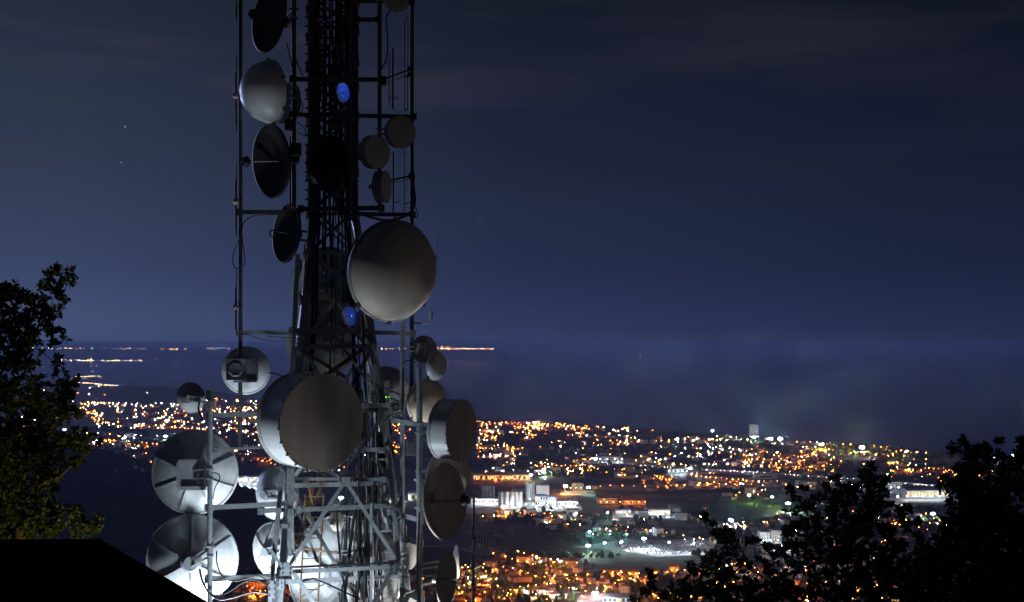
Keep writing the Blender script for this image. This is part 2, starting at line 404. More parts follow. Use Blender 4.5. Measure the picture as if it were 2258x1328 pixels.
# splice plates on the front legs
for (px, py, Y, w, h) in [(641, 1130, 35.45, .32, .2), (628, 1160, 35.5, .34, .12), (632, 1255, 35.55, .3, .38), (868, 1257, 35.6, .26, .3), (852, 1160, 36.2, .22, .16), (850, 1110, 36.2, .2, .14), (600, 1300, 35.4, .2, .5), (762, 1058, 35.85, .42, .16), (872, 900, 36.35, .2, .16), (640, 1218, 35.5, .2, .1)]:
    mb = MB(); mb.box(at(px, py, Y), (w, 0.05, h))
    for i in (-1, 1):
        for j in (-1, 0, 1): mb.box(at(px, py, Y) + V(i * w * .36, -0.035, j * h * .35), (0.035, 0.03, 0.035), mi=1)
    tpart(mb, 'splice_plate', [M['steel'], M['dark']])
# ladder
mb = MB(); 
for x in (662, 702): mb.tube([at(x + 12, 1090, 37.2), at(x - 6, 1420, 36.6)], 0.028, 8)
for k in range(15):
    t = k / 14; py = 1095 + 320 * t; Y = 37.2 - .6 * t * .95
    mb.tube([at(674 - 18 * t, py, Y), at(714 - 18 * t, py, Y)], 0.016, 6)
tpart(mb, 'ladder', M['rust'])
# cable trays and bundles
rnd = random.Random(4)
for (px0, px1, Y) in ((676, 708, 37.2), (757, 789, 37.2)):
    mb = MB(); c0 = at((px0 + px1) / 2, -90, Y + .05); c1 = at((px0 + px1) / 2, 470, Y + .05); mb.beam(c0, c1, 0.05, (px1 - px0) * Y / F * 1.0)
    d = c1 - c0
    for k in range(28):
        c = c0 + d * ((k + .5) / 28); mb.box(c + V(0, -0.09, 0), ((px1 - px0) * Y / F * 1.15, 0.03, 0.05))
    tpart(mb, 'cable_tray', M['dark'])
for (px, w, Y) in ((716, .10, 38.4), (742, .08, 38.6), (752, .12, 37.9), (727, .05, 37.8)):
    mb = MB(); mb.beam(at(px, -90, Y), at(px, 470, Y), w, .05); tpart(mb, 'cable_tray', M['dark'])
def wig(px0, py0, px1, py1, Y0_, Y1_, n, amp, rn):
    ph = rn.random() * 6; return [at(px0 + (px1 - px0) * k / n + amp * math.sin(ph + k * 1.1) * (0 < k < n), py0 + (py1 - py0) * k / n, Y0_ + (Y1_ - Y0_) * k / n) for k in range(n + 1)]
for k in range(16):
    x = rnd.uniform(683, 706) if k % 2 else rnd.uniform(760, 788)
    mb = MB(); mb.tube(wig(x, -90, x + rnd.uniform(-2, 2), 480, 37.25, 37.25, 12, 1.2, rnd) + wig(x, 500, x + (-16 if x < 730 else 22) + rnd.uniform(-6, 6), 900, 37.2, 37.0, 8, 2, rnd), rnd.uniform(.02, .032), 6); tpart(mb, 'cable', M['black'])
for k in range(22):
    x = rnd.uniform(708, 757); y0 = rnd.uniform(-80, 200); mb = MB(); mb.tube(wig(x, y0, x + rnd.uniform(-8, 8), rnd.uniform(380, 900), 38.2, 37.8, 10, 2.5, rnd), rnd.uniform(.014, .03), 6); tpart(mb, 'cable', M['black'])
for k in range(34):
    x0 = rnd.uniform(776, 836); x1 = x0 + rnd.uniform(-26, 22); Y = rnd.uniform(36.7, 37.6)
    mb = MB(); mb.tube(wig(x0, rnd.uniform(840, 960), (x0 + x1) / 2, 1120, Y, Y, 7, 3, rnd) + wig((x0 + x1) / 2, 1140, x1, 1420, Y, Y - .4, 9, 4, rnd), rnd.uniform(.012, .03), 6)
    tpart(mb, 'cable', M['black'] if k % 5 else M['grey'])
for pts, r in [([(785, 1110), (775, 1180), (768, 1240), (758, 1330), (752, 1420)], .05), ([(790, 1110), (792, 1180), (795, 1250), (786, 1330), (780, 1420)], .045), ([(742, 1120), (745, 1180), (754, 1260), (765, 1330)], .03),
               ([(808, 1110), (806, 1250), (802, 1420)], .055), ([(660, 1285), (690, 1276), (722, 1288), (760, 1306), (795, 1322)], .026), ([(700, 1122), (735, 1130), (760, 1118), (775, 1112)], .02)]:
    mb = MB(); n = len(pts); mb.tube([at(x, y, 36.1) for x, y in pts], r, 8); tpart(mb, 'cable', M['black'])
def loopc(pts, Y, r, m='black'):
    mb = MB(); P = [at(x, y, Y) for x, y in pts]; Q = []
    for i in range(len(P) - 1):
        p0 = P[max(i - 1, 0)]; p1 = P[i]; p2 = P[i + 1]; p3 = P[min(i + 2, len(P) - 1)]
        for k in range(6):
            t = k / 6; Q.append(0.5 * ((2 * p1) + (p2 - p0) * t + (2 * p0 - 5 * p1 + 4 * p2 - p3) * t * t + (3 * p1 - p0 - 3 * p2 + p3) * t ** 3))
    Q.append(P[-1]); mb.tube(Q, r, 6); return tpart(mb, 'cable', M[m])
LOOPS = [([(534, 515), (522, 540), (513, 570), (518, 590), (530, 590), (540, 578), (536, 540), (533, 515)], 36.8, .014), ([(532, 505), (540, 488), (560, 477), (600, 474), (650, 473)], 36.8, .018),
         ([(532, 735), (545, 738), (575, 748), (600, 753), (650, 752)], 36.8, .014), ([(790, 470), (820, 480), (850, 486), (880, 482), (905, 468), (915, 445), (912, 410), (905, 300)], 36.7, .04),
         ([(915, 455), (921, 470), (918, 480), (912, 478)], 36.7, .014), ([(862, 22), (852, 40), (855, 90), (852, 130), (842, 150), (838, 160)], 36.6, .022), ([(652, 130), (660, 150), (668, 168)], 36.6, .02),
         ([(632, 95), (638, 120), (645, 150), (652, 170), (668, 172)], 36.6, .018), ([(655, 212), (665, 225), (668, 240), (660, 255)], 36.6, .016), ([(655, 268), (670, 282), (676, 292), (668, 298), (655, 290)], 36.6, .014),
         ([(887, 802), (897, 796), (910, 797), (920, 802)], 36.0, .022), ([(889, 812), (888, 860), (887, 905)], 36.2, .03), ([(935, 965), (950, 985), (952, 1002), (940, 1012), (928, 1005)], 35.7, .018),
         ([(905, 1032), (912, 1016), (922, 1022), (918, 1040), (906, 1040), (902, 1030)], 35.8, .014), ([(930, 1140), (922, 1160), (918, 1185), (915, 1195)], 35.8, .014), ([(925, 1130), (922, 1200), (920, 1280), (926, 1328)], 35.6, .03),
         ([(840, 1070), (850, 1130), (868, 1150), (890, 1140)], 36.2, .02), ([(875, 1325), (890, 1310), (905, 1305), (915, 1300)], 35.9, .02),
         ([(885, 910), (860, 918), (845, 930)], 36.3, .03), ([(594, 822), (615, 828), (640, 837)], 36.4, .03), ([(470, 920), (490, 924), (520, 920)], 36.0, .012), ([(478, 1215), (478, 1240), (485, 1262), (495, 1275)], 35.9, .02),
         ([(440, 1255), (446, 1280), (460, 1306), (478, 1314), (505, 1305), (535, 1285), (560, 1278), (585, 1288), (600, 1296)], 35.8, .03), ([(462, 1308), (485, 1322), (520, 1316), (560, 1305), (600, 1312)], 35.8, .034),
         ([(505, 1280), (520, 1282), (545, 1276), (570, 1270), (598, 1285)], 35.9, .016), ([(448, 930), (438, 905), (440, 885)], 35.9, .03), ([(470, 1042), (482, 1046), (484, 1058), (474, 1076), (470, 1100)], 35.8, .016)]
for a in LOOPS: loopc(*a)
for (px0, px1, py, Y) in ((640, 660, 350, 37), (675, 690, 85, 37), (675, 690, 150, 37), (780, 792, 70, 37), (780, 792, 140, 37), (676, 690, 352, 37), (780, 794, 347, 37)):
    mb = MB(); mb.box(at((px0 + px1) / 2, py, Y), ((px1 - px0) * Y / F, .15, .17)); tpart(mb, 'clamp', M['dark'])

# ------------------------------------------------------------------ dishes
def dish(name, label, px, py, Y, a, az, el=0.0, kind='open', roll=0.0, d=0.36, L=0.5, h=0.5, mats=None, feed='sub', ribs=0, pole=None, radio=None, group=None, plate=False, plateL=0.3, skin=None, seg=56, hub=True, flen=None, catg='dish antenna'):
    R = a * Y / F; c = at(px, py, Y)
    th = math.atan2(-c.x, c.y) + math.radians(az); e = math.radians(el)
    n = V(math.sin(th) * math.cos(e), -math.cos(th) * math.cos(e), math.sin(e))
    X = V(0, 0, 1).cross(n).normalized(); Yv = n.cross(X)
    RM = Matrix((X, Yv, n)).transposed()
    if roll: RM = RM @ Matrix.Rotation(math.radians(roll), 3, 'Z')
    root = thing(name, label, catg, c, group=group); root.rotation_euler = RM.to_euler()
    W = Matrix.Translation(c) @ RM.to_4x4(); WI = W.inverted()
    mats = mats or {}
    mr = M[mats.get('reflector', 'white')]; ms = M[mats.get('shroud', 'white')]; mf = M[mats.get('radome', 'tan')]; mh = M[mats.get('hub', 'steel')]
    t = 0.03 * R; zb = -d * R - t
    if kind == 'open':
        N_ = 14; prof = [(R * i / N_, -d * R + d * R * (i / N_) ** 2) for i in range(N_ + 1)] + [(R * 1.015, 0.0), (R * 1.015, -t)] + [(R * (1 - i / N_), -d * R - t + d * R * (1 - i / N_) ** 2) for i in range(N_ + 1)]
        MB().lathe(prof, seg).build('reflector', mr, root)
        MB().lathe([(R * 1.0, 0.02 * R), (R * 1.045, 0.015 * R), (R * 1.045, -0.045 * R), (R * 1.0, -0.05 * R)], seg).build('rim', mr, root)
    elif kind == 'drum':
        zb = -(L + d) * R
        N_ = 10; MB().lathe([(R * i / N_, zb + d * R * (i / N_) ** 1.7) for i in range(N_ + 1)], seg).build('reflector', mr, root)
        mb = MB().lathe([(R, -L * R), (R, 0)], seg)
        for z in (-L * R, -L * 0.93 * R, -0.03 * R): mb.lathe([(R, z - .018 * R), (R * 1.025, z - .018 * R), (R * 1.025, z + .018 * R), (R, z + .018 * R)], seg, smooth=False)
        mb.build('shroud', ms, root)
        N_ = 6; MB().lathe([(R * 1.01 * (1 - (i / N_)), .0 + h * R * (i / N_) ** 1.1) for i in range(N_ + 1)], seg).build('radome', mf, root)
        mb = MB()
        for k in range(22):
            tt = 2 * PI * (k + .3) / 22; mb.box(V(R * 1.03 * math.cos(tt), R * 1.03 * math.sin(tt), -.02 * R), (.05 * R, .02 * R, .07 * R), Matrix.Rotation(tt, 3, 'Z'))
        mb.build('clip_ring', M['dark'], root)
    elif kind == 'dome':
        N_ = 12; MB().lathe([(R * (1 - i / N_), -t - d * R * (1 - (1 - i / N_) ** 2)) for i in range(N_ + 1)], seg).build('reflector', mr, root)
        MB().lathe([(R * 0.99, 0.03 * R), (R * 1.04, 0.025 * R), (R * 1.04, -0.06 * R), (R * .99, -.06 * R)], seg).build('rim', ms, root)
        N_ = 16; MB().lathe([(R * math.cos(PI / 2 * i / N_) ** 0.85, h * R * math.sin(PI / 2 * i / N_) ** 1.1) for i in range(N_ + 1)], seg).build('radome', mf, root)
        mb = MB()
        for tt in (0.3, PI / 2, 2.6, 3.9, PI * 1.5, 5.6): mb.box(V(R * 1.05 * math.cos(tt), R * 1.05 * math.sin(tt), -.01 * R), (.07 * R, .08 * R, .1 * R), Matrix.Rotation(tt, 3, 'Z'))
        mb.build('clip_ring', M['dark'], root)
    def back_z(r): return (-d * R - t + d * R * (r / R) ** 2) - (L * R - t if kind == 'drum' else 0)
    for k in range(ribs):
        tt = 2 * PI * (k + .5) / ribs; mb = MB(); P = [V(r * R * math.cos(tt), r * R * math.sin(tt), back_z(r * R) - .012 * R) for r in (0.2, .4, .6, .8, 1.0)]
        for p, q in zip(P, P[1:]): mb.beam(p, q, 0.03 * R, 0.06 * R)
        mb.build('rib', mr, root)
    hz = zb - (0.22 * R if hub else 0)
    if hub: MB().lathe([(0, zb + .004 * R), (.24 * R, zb + .01 * R), (.24 * R, zb - .05 * R), (.16 * R, zb - .08 * R), (.16 * R, hz), (0, hz)], 24, smooth=False).build('hub', mh, root)
    if plate:
        w = plateL * R; mb = MB(); mb.box((0, 0, hz - .02 * R), (2 * w, 2 * w, .05 * R))
        for s in (-1, 1): mb.box((0, s * w, hz - .05 * R), (2 * w, .09 * R, .14 * R)); mb.box((s * w, 0, hz - .05 * R), (.09 * R, 1.8 * w, .14 * R))
        mb.build('mounting_plate', M['steel'], root); hz -= .05 * R
    if feed == 'sub':
        f = flen * R if flen else (1 / (4 * d) - d) * R; fo = MB().tube([V(0, 0, -d * R), V(0, 0, f)], .02 * R, 8).build('feed_rod', M['steel'], root)
        MB().lathe([(0, f + .10 * R), (.10 * R, f + .1 * R), (.15 * R, f + .02 * R), (.15 * R, f - .04 * R), (.06 * R, f - .12 * R), (0, f - .12 * R)], 20, smooth=False).build('sub_reflector', M['black'], fo)
    elif feed == 'hook':
        f = flen * R if flen else .35 * R; q = .13 * R
        MB().tube([V(0, 0, -d * R), V(0, .02 * R, f * .5), V(0, .05 * R, f), V(0, 0.02 * R, f + q), V(0, -q, f + q), V(0, -q * 1.4, f + .3 * q), V(0, -q * 1.1, f - q)], .028 * R, 8).build('feed_rod', M['black'], root)
    elif feed == 'horn':
        fo = MB().tube([V(0, 0, -d * R), V(0, 0, -.05 * R)], .035 * R, 8).build('feed_rod', M['steel'], root)
        MB().lathe([(.04 * R, -.15 * R), (.12 * R, .05 * R), (.09 * R, .05 * R), (0, -.02 * R)], 14).build('feed_horn', M['black'], fo)
    if radio:
        w, hh, dp = radio[:3]; z0 = hz - dp * R / 2
        ox, oy = radio[3:5] if len(radio) > 3 else (0, 0)
        mb = MB(); mb.box((ox * R, oy * R, z0), (w * R, hh * R, dp * R))
        mb.lathe([(0, z0 - dp * R * .62), (.36 * w * R, z0 - dp * R * .62), (.42 * w * R, z0 - dp * R * .5), (.42 * w * R, z0 - dp * R * .4)], 8, M=Matrix.Translation((ox * R, oy * R, 0)) @ Matrix.Rotation(PI / 8, 4, 'Z'), smooth=False)
        for k in range(7): mb.box((ox * R + w * R * (-.45 + .15 * k), oy * R + hh * R * .5, z0), (.02 * R, .08 * R, dp * R * .8))
        mb.build('radio_unit', M['grey'], root)
    if pole:
        pw = WI @ at(*pole); p0 = V(0, 0, hz + .05 * R)
        mb = MB()
        for s in (-1, 1):
            o = V(0, s * min(.14, .16 * R), 0); mb.beam(p0 + o * .8, pw + o, .05, .07)
            mb.box(pw + o, (.2, .05, .2))
        mb.build('mounting_bracket', M['steel'], root)
    return root
DG = 'microwave dishes mounted on the tower'
def D(label, *a, **k): return dish('microwave_dish', label, *a, group=DG, **k)
DK = {'reflector': 'mesh', 'hub': 'dark'}
D('dark open dish at the top left, cut by the top edge of the photo', 592, 40, 36.9, 73, -62, 4, 'open', mats=DK, flen=.52, pole=(648, 30, 36.7), roll=0)
D('white domed dish on the upper left, lower half lit', 596, 203, 36.6, 68, -64, -6, 'dome', h=.95, mats={'radome': 'white'}, pole=(648, 205, 36.7), d=.3, feed=None)
D('dark shrouded dish tucked behind the white domed dish', 622, 226, 37.4, 44, -62, 0, 'drum', L=.5, d=.3, h=.04, mats={'reflector': 'white', 'radome': 'mesh'}, pole=(648, 226, 36.7), feed=None)
D('dark open dish below the white dome, long feed rod to the left', 597, 356, 36.9, 78, -61, -6, 'open', mats={'reflector': 'mesh'}, flen=.78, pole=(648, 350, 36.7), d=.3)
D('dark open dish with hooked feed under the left boom', 631, 515, 36.8, 63, -63, 4, 'open', mats=DK, feed='hook', pole=(668, 520, 37.2), d=.3, flen=.5)
D('giant bulging radome dish right of the tower, bottom edge glowing', 866, 598, 35.9, 109, 34, -8, 'dome', h=.62, mats={'radome': 'cream', 'reflector': 'white', 'shroud': 'grey'}, d=.3, feed=None, pole=(800, 590, 37.4))
D('small round radome dish nearest the right top boom end', 886, 291, 36.3, 34, 28, -3, 'drum', L=.5, d=.3, h=.1, mats={'radome': 'cream', 'shroud': 'grey'}, pole=(838, 290, 36.7), feed=None)
D('small radome dish between two others, second from the right boom', 832, 335, 36.2, 36, 40, -3, 'drum', L=.55, d=.3, h=.1, mats={'radome': 'cream', 'shroud': 'grey'}, pole=(838, 352, 36.7), feed=None)
D('small pale dish seen nearly edge on, lowest of three on right', 852, 412, 36.4, 34, 70, 0, 'drum', L=.6, d=.35, h=.06, mats={'radome': 'cream', 'shroud': 'grey'}, pole=(838, 415, 36.7), feed=None)
D('yellowish dish cut off by the top edge of the photo', 873, -2, 36.3, 29, 25, 6, 'dome', h=.2, mats={'radome': 'cream'}, pole=(838, -5, 36.7), feed=None, d=.3)
for (px, py, a, az, lab) in ((757, 204, 21, 48, 'small blue lit dish high on the tower'), (772, 697, 22, 42, 'small blue lit dish low on the tower, tilted')):
    D(lab, px, py, 36.2, a, az, 0 if a < 22 else 10, 'open', feed='horn', d=.55, pole=(765, py + 8, 36.9))
D('dark dish inside the upper tower between the legs', 736, 362, 37.3, 60, 38, 0, 'drum', L=.3, d=.25, h=.1, mats={'radome': 'mesh', 'shroud': 'dark', 'reflector': 'dark'}, feed=None, pole=(765, 362, 37.6))
D('dark rear dish showing its lit edge left of the tower waist', 722, 628, 39.9, 80, 160, 0, 'open', mats={'reflector': 'grey'}, pole=(730, 628, 39.2), ribs=8)
D('big grey dish back inside the tower above the front drum', 708, 762, 39.6, 74, 168, 0, 'open', mats={'reflector': 'grey'}, pole=(735, 765, 38.6), ribs=8, radio=(.5, .6, .3))
D('white dish with grey radio box hanging under the left pole', 543, 817, 37.3, 51, 176, -4, 'open', d=.3, ribs=0, radio=(.8, .9, .3, .38, 0), plate=True, plateL=.5, pole=(531, 830, 36.9), feed='horn')
D('small white dish atop the lower left pole', 421, 877, 36.2, 33, 152, 4, 'open', pole=(463, 882, 36.0), radio=(.5, .5, .35), d=.35, feed='horn')
D('huge drum dish with flat brown face in front of the tower', 711, 932, 34.9, 106, 32, -2, 'drum', L=.92, d=.35, h=.03, pole=(690, 935, 36.8), feed=None)
D('large ribbed dish back on the left pole, upper of the pair', 430, 1041, 37.1, 90, 174, 0, 'open', ribs=8, mats={'reflector': 'alu'}, pole=(463, 1045, 36.0), plate=True, plateL=.32, d=.3, hub=True)
D('large ribbed dish back on the left pole, lower of the pair', 424, 1233, 37.1, 96, 176, 2, 'open', ribs=6, mats={'reflector': 'alu'}, pole=(463, 1215, 36.0), d=.3)
D('white dish half hidden behind the left leg, upper one', 618, 1086, 38.0, 57, 134, 0, 'drum', L=.3, d=.4, h=.05, pole=(640, 1090, 37.4), feed=None)
D('white dish half hidden behind the left leg, lower one', 606, 1213, 38.0, 60, 138, 0, 'open', d=.35, ribs=6, pole=(640, 1213, 37.4))
D('small dish back with radio box under the right boom', 935, 770, 37.2, 29, 160, 0, 'open', d=.3, radio=(.7, .9, .4), pole=(908, 770, 36.9), feed='horn', mats={'reflector': 'grey'})
D('small domed dish at the right pole top, lower half white', 963, 808, 35.9, 31, 48, -6, 'dome', h=.45, mats={'radome': 'white'}, pole=(925, 806, 35.8), d=.3, feed=None)
gd = D('grey dish back with twin green status lights', 851, 862, 38.6, 52, 160, 0, 'open', d=.3, mats={'reflector': 'grey'}, pole=(887, 880, 36.6), radio=(.7, .9, .35), feed='horn')
D('dull brown domed dish behind the right pole', 941, 886, 36.9, 50, 34, -4, 'dome', h=.4, mats={'radome': 'cream'}, pole=(908, 888, 36.9), feed=None)
D('drum dish with white shroud and brown face right of the pole', 1018, 949, 35.6, 66, 60, -3, 'drum', L=.72, d=.3, h=.06, pole=(925, 945, 35.8), feed=None)
D('large pale dish back behind the dark dish with black feed', 988, 1050, 37.3, 60, -140, 0, 'open', d=.35, mats={'reflector': 'cream'}, pole=(925, 1050, 35.8), feed='horn')
D('dark brown dish with thick black feed end, right of pole', 982, 1105, 35.8, 81, 57, 6, 'open', d=.3, mats={'reflector': 'tan'}, flen=.62, pole=(925, 1130, 35.8))
D('small brown dish with bright feed between two right poles', 906, 1223, 36.9, 32, 60, 0, 'drum', L=.4, d=.3, h=.05, pole=(887, 1225, 36.4), feed=None)
D('narrow tilted dish with black hooked feed at bottom right', 986, 1278, 35.9, 58, 69, 0, 'open', d=.32, mats={'reflector': 'tan'}, feed='hook', pole=(925, 1282, 35.8), flen=.5)
D('thin pale dish seen edge on behind the hooked feed dish', 1008, 1240, 37.2, 36, 99, 0, 'open', d=.25, mats={'reflector': 'cream'}, pole=(925, 1250, 35.8), feed=None)
D('small cream dish inside the tower beside the thin pole', 742, 1150, 37.4, 21, 142, 0, 'open', d=.35, mats={'reflector': 'cream'}, pole=(752, 1152, 37.6), radio=(.5, .5, .4, .3, 0), feed='horn')
D('huge bluish white drum back filling the tower foot', 772, 1262, 38.6, 128, 158, 0, 'drum', L=.3, d=.22, h=.05, pole=(800, 1262, 37.2), ribs=6, feed=None)
D('dark dish edge showing right of the cable bundle', 838, 1005, 38.0, 50, 125, 0, 'open', d=.35, mats={'reflector': 'mesh'}, pole=(850, 1005, 36.8), feed=None)
D('dull dish top at the bottom edge between right poles', 912, 1345, 36.2, 33, 60, 0, 'drum', L=.4, d=.3, h=.05, pole=(887, 1340, 36.4), feed=None)
# green status lights on the grey radio
for dx in (-3.5, 3.5):
    mb = MB().lathe([(0, .02), (.02, .0), (0, -.02)], 8); mb.v = [tuple(Vector(q) + gd.matrix_basis.inverted() @ at(855 + dx, 876, 37.55)) for q in mb.v]; mb.build('status_light', M['green_led'], gd)

# ------------------------------------------------------------------ small antennas and boxes
def antenna(name, label, cat, segs, m, group=None, at_=None):
    mb = MB(); root = None
    o = segs[0]; base = at(*o[0]); root = thing(name, label, cat, base, group=group); I = Matrix.Translation(-base)
    for k, s in enumerate(segs):
        mb = MB(); r = s[2]; mb.tube([I @ at(*s[0]), I @ at(*s[1])], r, 8); mb.build('mast' if k == 0 else 'element', M[s[3] if len(s) > 3 else m], root)
    return root
PG = 'thin dipole antennas on the left outrigger pole'
for (t, b, w, lab) in ((-20, 49, 4, 'top thin dipole antenna left of the outer pole'), (119, 290, 3.5, 'long dipole antenna left of the white domed dish'), (355, 522, 4, 'long dipole antenna left of the long feed rod'), (594, 740, 4, 'dipole antenna beside the left end of the waist boom')):
    antenna('dipole_antenna', lab, 'antenna', [((521, b, 36.9), (521, t, 36.9), .02), ((522.5, (t + b) / 2, 36.9), (530, (t + b) / 2, 36.9), .018), ((519.5, b - 12, 36.9), (519.5, t + 40, 36.9), w * .0068)], 'dark', PG)
for (x, t, b, w, lab) in ((866, 105, 240, .03, 'thick whip antenna inside the upper right frame'), (858, 116, 236, .016, 'thin whip antenna beside the thick upper right whip'), (867, 335, 468, .024, 'whip antenna standing on the middle right boom'), (891, 322, 470, .016, 'thin whip antenna nearest the outer right pole')):
    antenna('whip_antenna', lab, 'antenna', [((x, b, 36.85), (x, t, 36.85), w), ((x, b - 20, 36.85), (x + 14, b - 24, 36.9), .014)], 'dark', 'whip antennas in the right outrigger frame')
antenna('folded_antenna', 'tall narrow frame antenna along the outer right pole', 'antenna', [((892, 246, 36.8), (892, 48, 36.8), .014), ((898, 240, 36.8), (900, 40, 36.8), .014), ((892, 48, 36.8), (900, 36, 36.8), .014), ((892, 60, 36.8), (908, 60, 36.9), .012), ((892, 246, 36.8), (902, 238, 36.8), .014), ((892, 170, 36.8), (908, 168, 36.9), .02)], 'dark')
antenna('whip_antenna', 'slender whip antenna on a bent arm beside the giant dome', 'antenna', [((951, 688, 36.6), (967, 516, 36.6), .011), ((951, 704, 36.6), (951, 686, 36.6), .05), ((910, 713, 36.9), (942, 713, 36.6), .028), ((942, 713, 36.6), (951, 703, 36.6), .028)], 'grey')
for k, py in enumerate((212, 445, 678)):
    t = thing('obstruction_lamp', ('small round unlit obstruction lamp beside the white domed dish', 'small round unlit obstruction lamp at the middle left boom', 'small round unlit obstruction lamp above the waist boom')[k], 'lamp', at(519, py, 36.8), group='unlit obstruction lamps on the left pole')
    MB().lathe([(0, .09), (.05, .08), (.085, .04), (.09, 0), (.085, -.04), (.05, -.08), (0, -.09)], 16, M=Matrix.Rotation(PI / 2, 4, 'X')).build('globe', M['beige'], t)
    MB().tube([(0.05, 0.02, 0), (.17, .06, .02)], .025, 8).build('arm', M['dark'], t)
def yagi(label, px, py, Y, px2, py2, Y2, n, el, vertical=True):
    b = at(px, py, Y); t = thing('yagi_antenna', label, 'antenna', b); e = at(px2, py2, Y2) - b
    MB().tube([V(0, 0, 0), e], .014, 6).build('boom', M['dark'], t)
    for k in range(n):
        q = e * ((k + .6) / n); o = V(0, 0, el) if vertical else V(.3 * el, .9 * el, 0)
        MB().tube([q - o, q + o], .009, 6).build('element', M['steel'], t)
yagi('yagi antenna pointing left under the waist boom', 668, 748, 36.7, 585, 742, 36.2, 7, .07)
yagi('small yagi antenna clamped on the lower left boom', 532, 896, 36.1, 505, 893, 35.9, 4, .05)
# right hand mast with its own yagis
mst = thing('antenna_mast', 'slim grey mast with wires right of the tower foot', 'mast', at(1045, 1790, 35.0)); I = Matrix.Translation(-Vector(mst.location))
mb = MB(); mb.tube([I @ at(1046, 1076, 35), I @ at(1044, 1190, 35), I @ at(1043, 1790, 35)], [.03, .045, .085], 10); mb.build('pole', M['steel'], mst)
for py in (1187, 1253, 1288, 1300): MB().box(I @ at(1044, py, 34.98), (.15, .15, .05)).build('clamp', M['dark'], mst)
mb = MB(); mb.tube([I @ at(1042 + 3 * math.sin(k), 1090 + 24 * k, 34.94) for k in range(10)], .012, 6); mb.build('cable', M['black'], mst)
yagi('yagi antenna with tall upright elements on the slim mast', 1044, 1192, 35, 1094, 1212, 34.2, 8, .24)
yagi('yagi antenna with few elements low on the slim mast', 1044, 1255, 35, 1063, 1247, 34.0, 2, .55)
yagi('yagi antenna at the bottom edge on the slim mast', 1058, 1330, 34.9, 1073, 1322, 34.2, 3, .42)
yagi('tiny dark yagi antenna near the top of the slim mast', 1046, 1078, 35, 1063, 1087, 34.5, 4, .06)
def rbox(name, label, px, py, Y, w, h, d_, m='grey', fins=6):
    c = at(px, py, Y); t = thing(name, label, 'radio unit', c)
    MB().box((0, 0, 0), (w, d_, h)).build('housing', M[m], t)
    mb = MB()
    for k in range(fins): mb.box((-w * .4 + w * .8 * k / max(1, fins - 1), -d_ / 2 - .02, 0), (.018, .04, h * .86))
    mb.build('cooling_fins', M[m], t)
    MB().box((0, d_ / 2 + .05, 0), (w * .4, .1, .06)).build('mounting_bracket', M['dark'], t)
rbox('radio_unit', 'finned grey radio box on the right pole beside cables', 907, 987, 35.9, .26, .46, .18)
rbox('radio_unit', 'dark junction box on the upper left pole below dome', 640, 276, 36.5, .3, .3, .2, 'dark')
rbox('radio_unit', 'tall slim white radio box between the right poles', 894, 1173, 36.2, .07, .36, .12, 'white', 2)
rbox('radio_unit', 'beige radio box beside the top of the lower left pole', 471, 890, 36.0, .12, .26, .15, 'beige', 3)
rbox('radio_unit', 'dark box inside the tower below the upper blue dish', 745, 262, 36.9, .3, .5, .25, 'dark')
rbox('radio_unit', 'grey cylinder-shaped radio box right of the lower blue dish', 790, 715, 36.4, .17, .75, .17, 'grey', 3)
rbox('radio_unit', 'dark radio box on the pole top above beige box', 462, 872, 35.95, .14, .28, .16, 'dark', 3)
rbox('radio_unit', 'dark radio box beside the long feed rod dish back', 652, 330, 36.4, .3, .36, .25, 'dark')

# ------------------------------------------------------------------ assumed lamps at the foot of the tower, out of view
def spot(name, loc, target, W, col, cone, blend=.6, radius=.3):
    l = bpy.data.lights.new(name, 'SPOT'); l.energy = W; l.color = col; l.spot_size = math.radians(cone); l.spot_blend = blend; l.shadow_soft_size = radius
    o = bpy.data.objects.new(name, l); COL.objects.link(o)
    d = Vector(target) - Vector(loc); o.location = loc; o.rotation_euler = d.to_track_quat('-Z', 'Y').to_euler(); return o
M['lamp_glass'] = emis('floodlight_glass', (.9, .95, 1.0), 12.0)
def floodlight(label, px, py, Y, tgt, W, col, cone):
    c = at(px, py, Y); T = Vector(at(*tgt)); t = thing('floodlight', label, 'floodlight', c)  # post lamp assumed out of view, added to light the tower
    z = (T - c).normalized(); X = V(0, 1, 0).cross(z).normalized(); RM = Matrix((X, z.cross(X), z)).transposed()
    def rot(mb): mb.v = [tuple(RM @ Vector(q)) for q in mb.v]; return mb
    g = c.z - ground_h(c.x, c.y)
    rot(MB().lathe([(0, -.25), (.12, -.22), (.26, 0), (.28, .02), (.26, .02), (.11, -.2), (0, -.21)], 20)).build('housing', M['dark'], t)
    rot(MB().lathe([(0, -.08), (.2, -.06)], 20)).build('lens', M['lamp_glass'], t)
    MB().tube([(0, .0, -.25), (0, 0, -g)], .05, 8).build('post', M['dark'], t)
    return spot('assumed_flood_beam', c + z * .06, T, W, col, cone)
floodlight('assumed white floodlight on a tall post left of the tower foot', 490, 1500, 36.2, (575, 500, 36.9), 2350, (.76, .89, 1.0), 110)
floodlight('assumed white floodlight on a short post before the tower foot', 545, 1580, 33.8, (655, 1150, 36.2), 1950, (.74, .88, 1.0), 82)  # extra left flood added for the lower front members
floodlight('assumed white floodlight on a post right of the tower foot', 955, 1510, 36.2, (850, 700, 37.0), 2600, (.97, .96, .93), 110)
warm = V(20.0, 30.0, 0); warm.z = ground_h(warm.x, warm.y) + 9
t = thing('street_lamp', 'assumed warm street lamp on the slope right of the camera', 'street lamp', (warm.x, warm.y, ground_h(warm.x, warm.y)))  # unseen lamp, assumed from the warm cast on right-facing dishes
MB().tube([(0, 0, 0), (0, 0, 9.2)], .06, 10).build('pole', M['steel'], t)
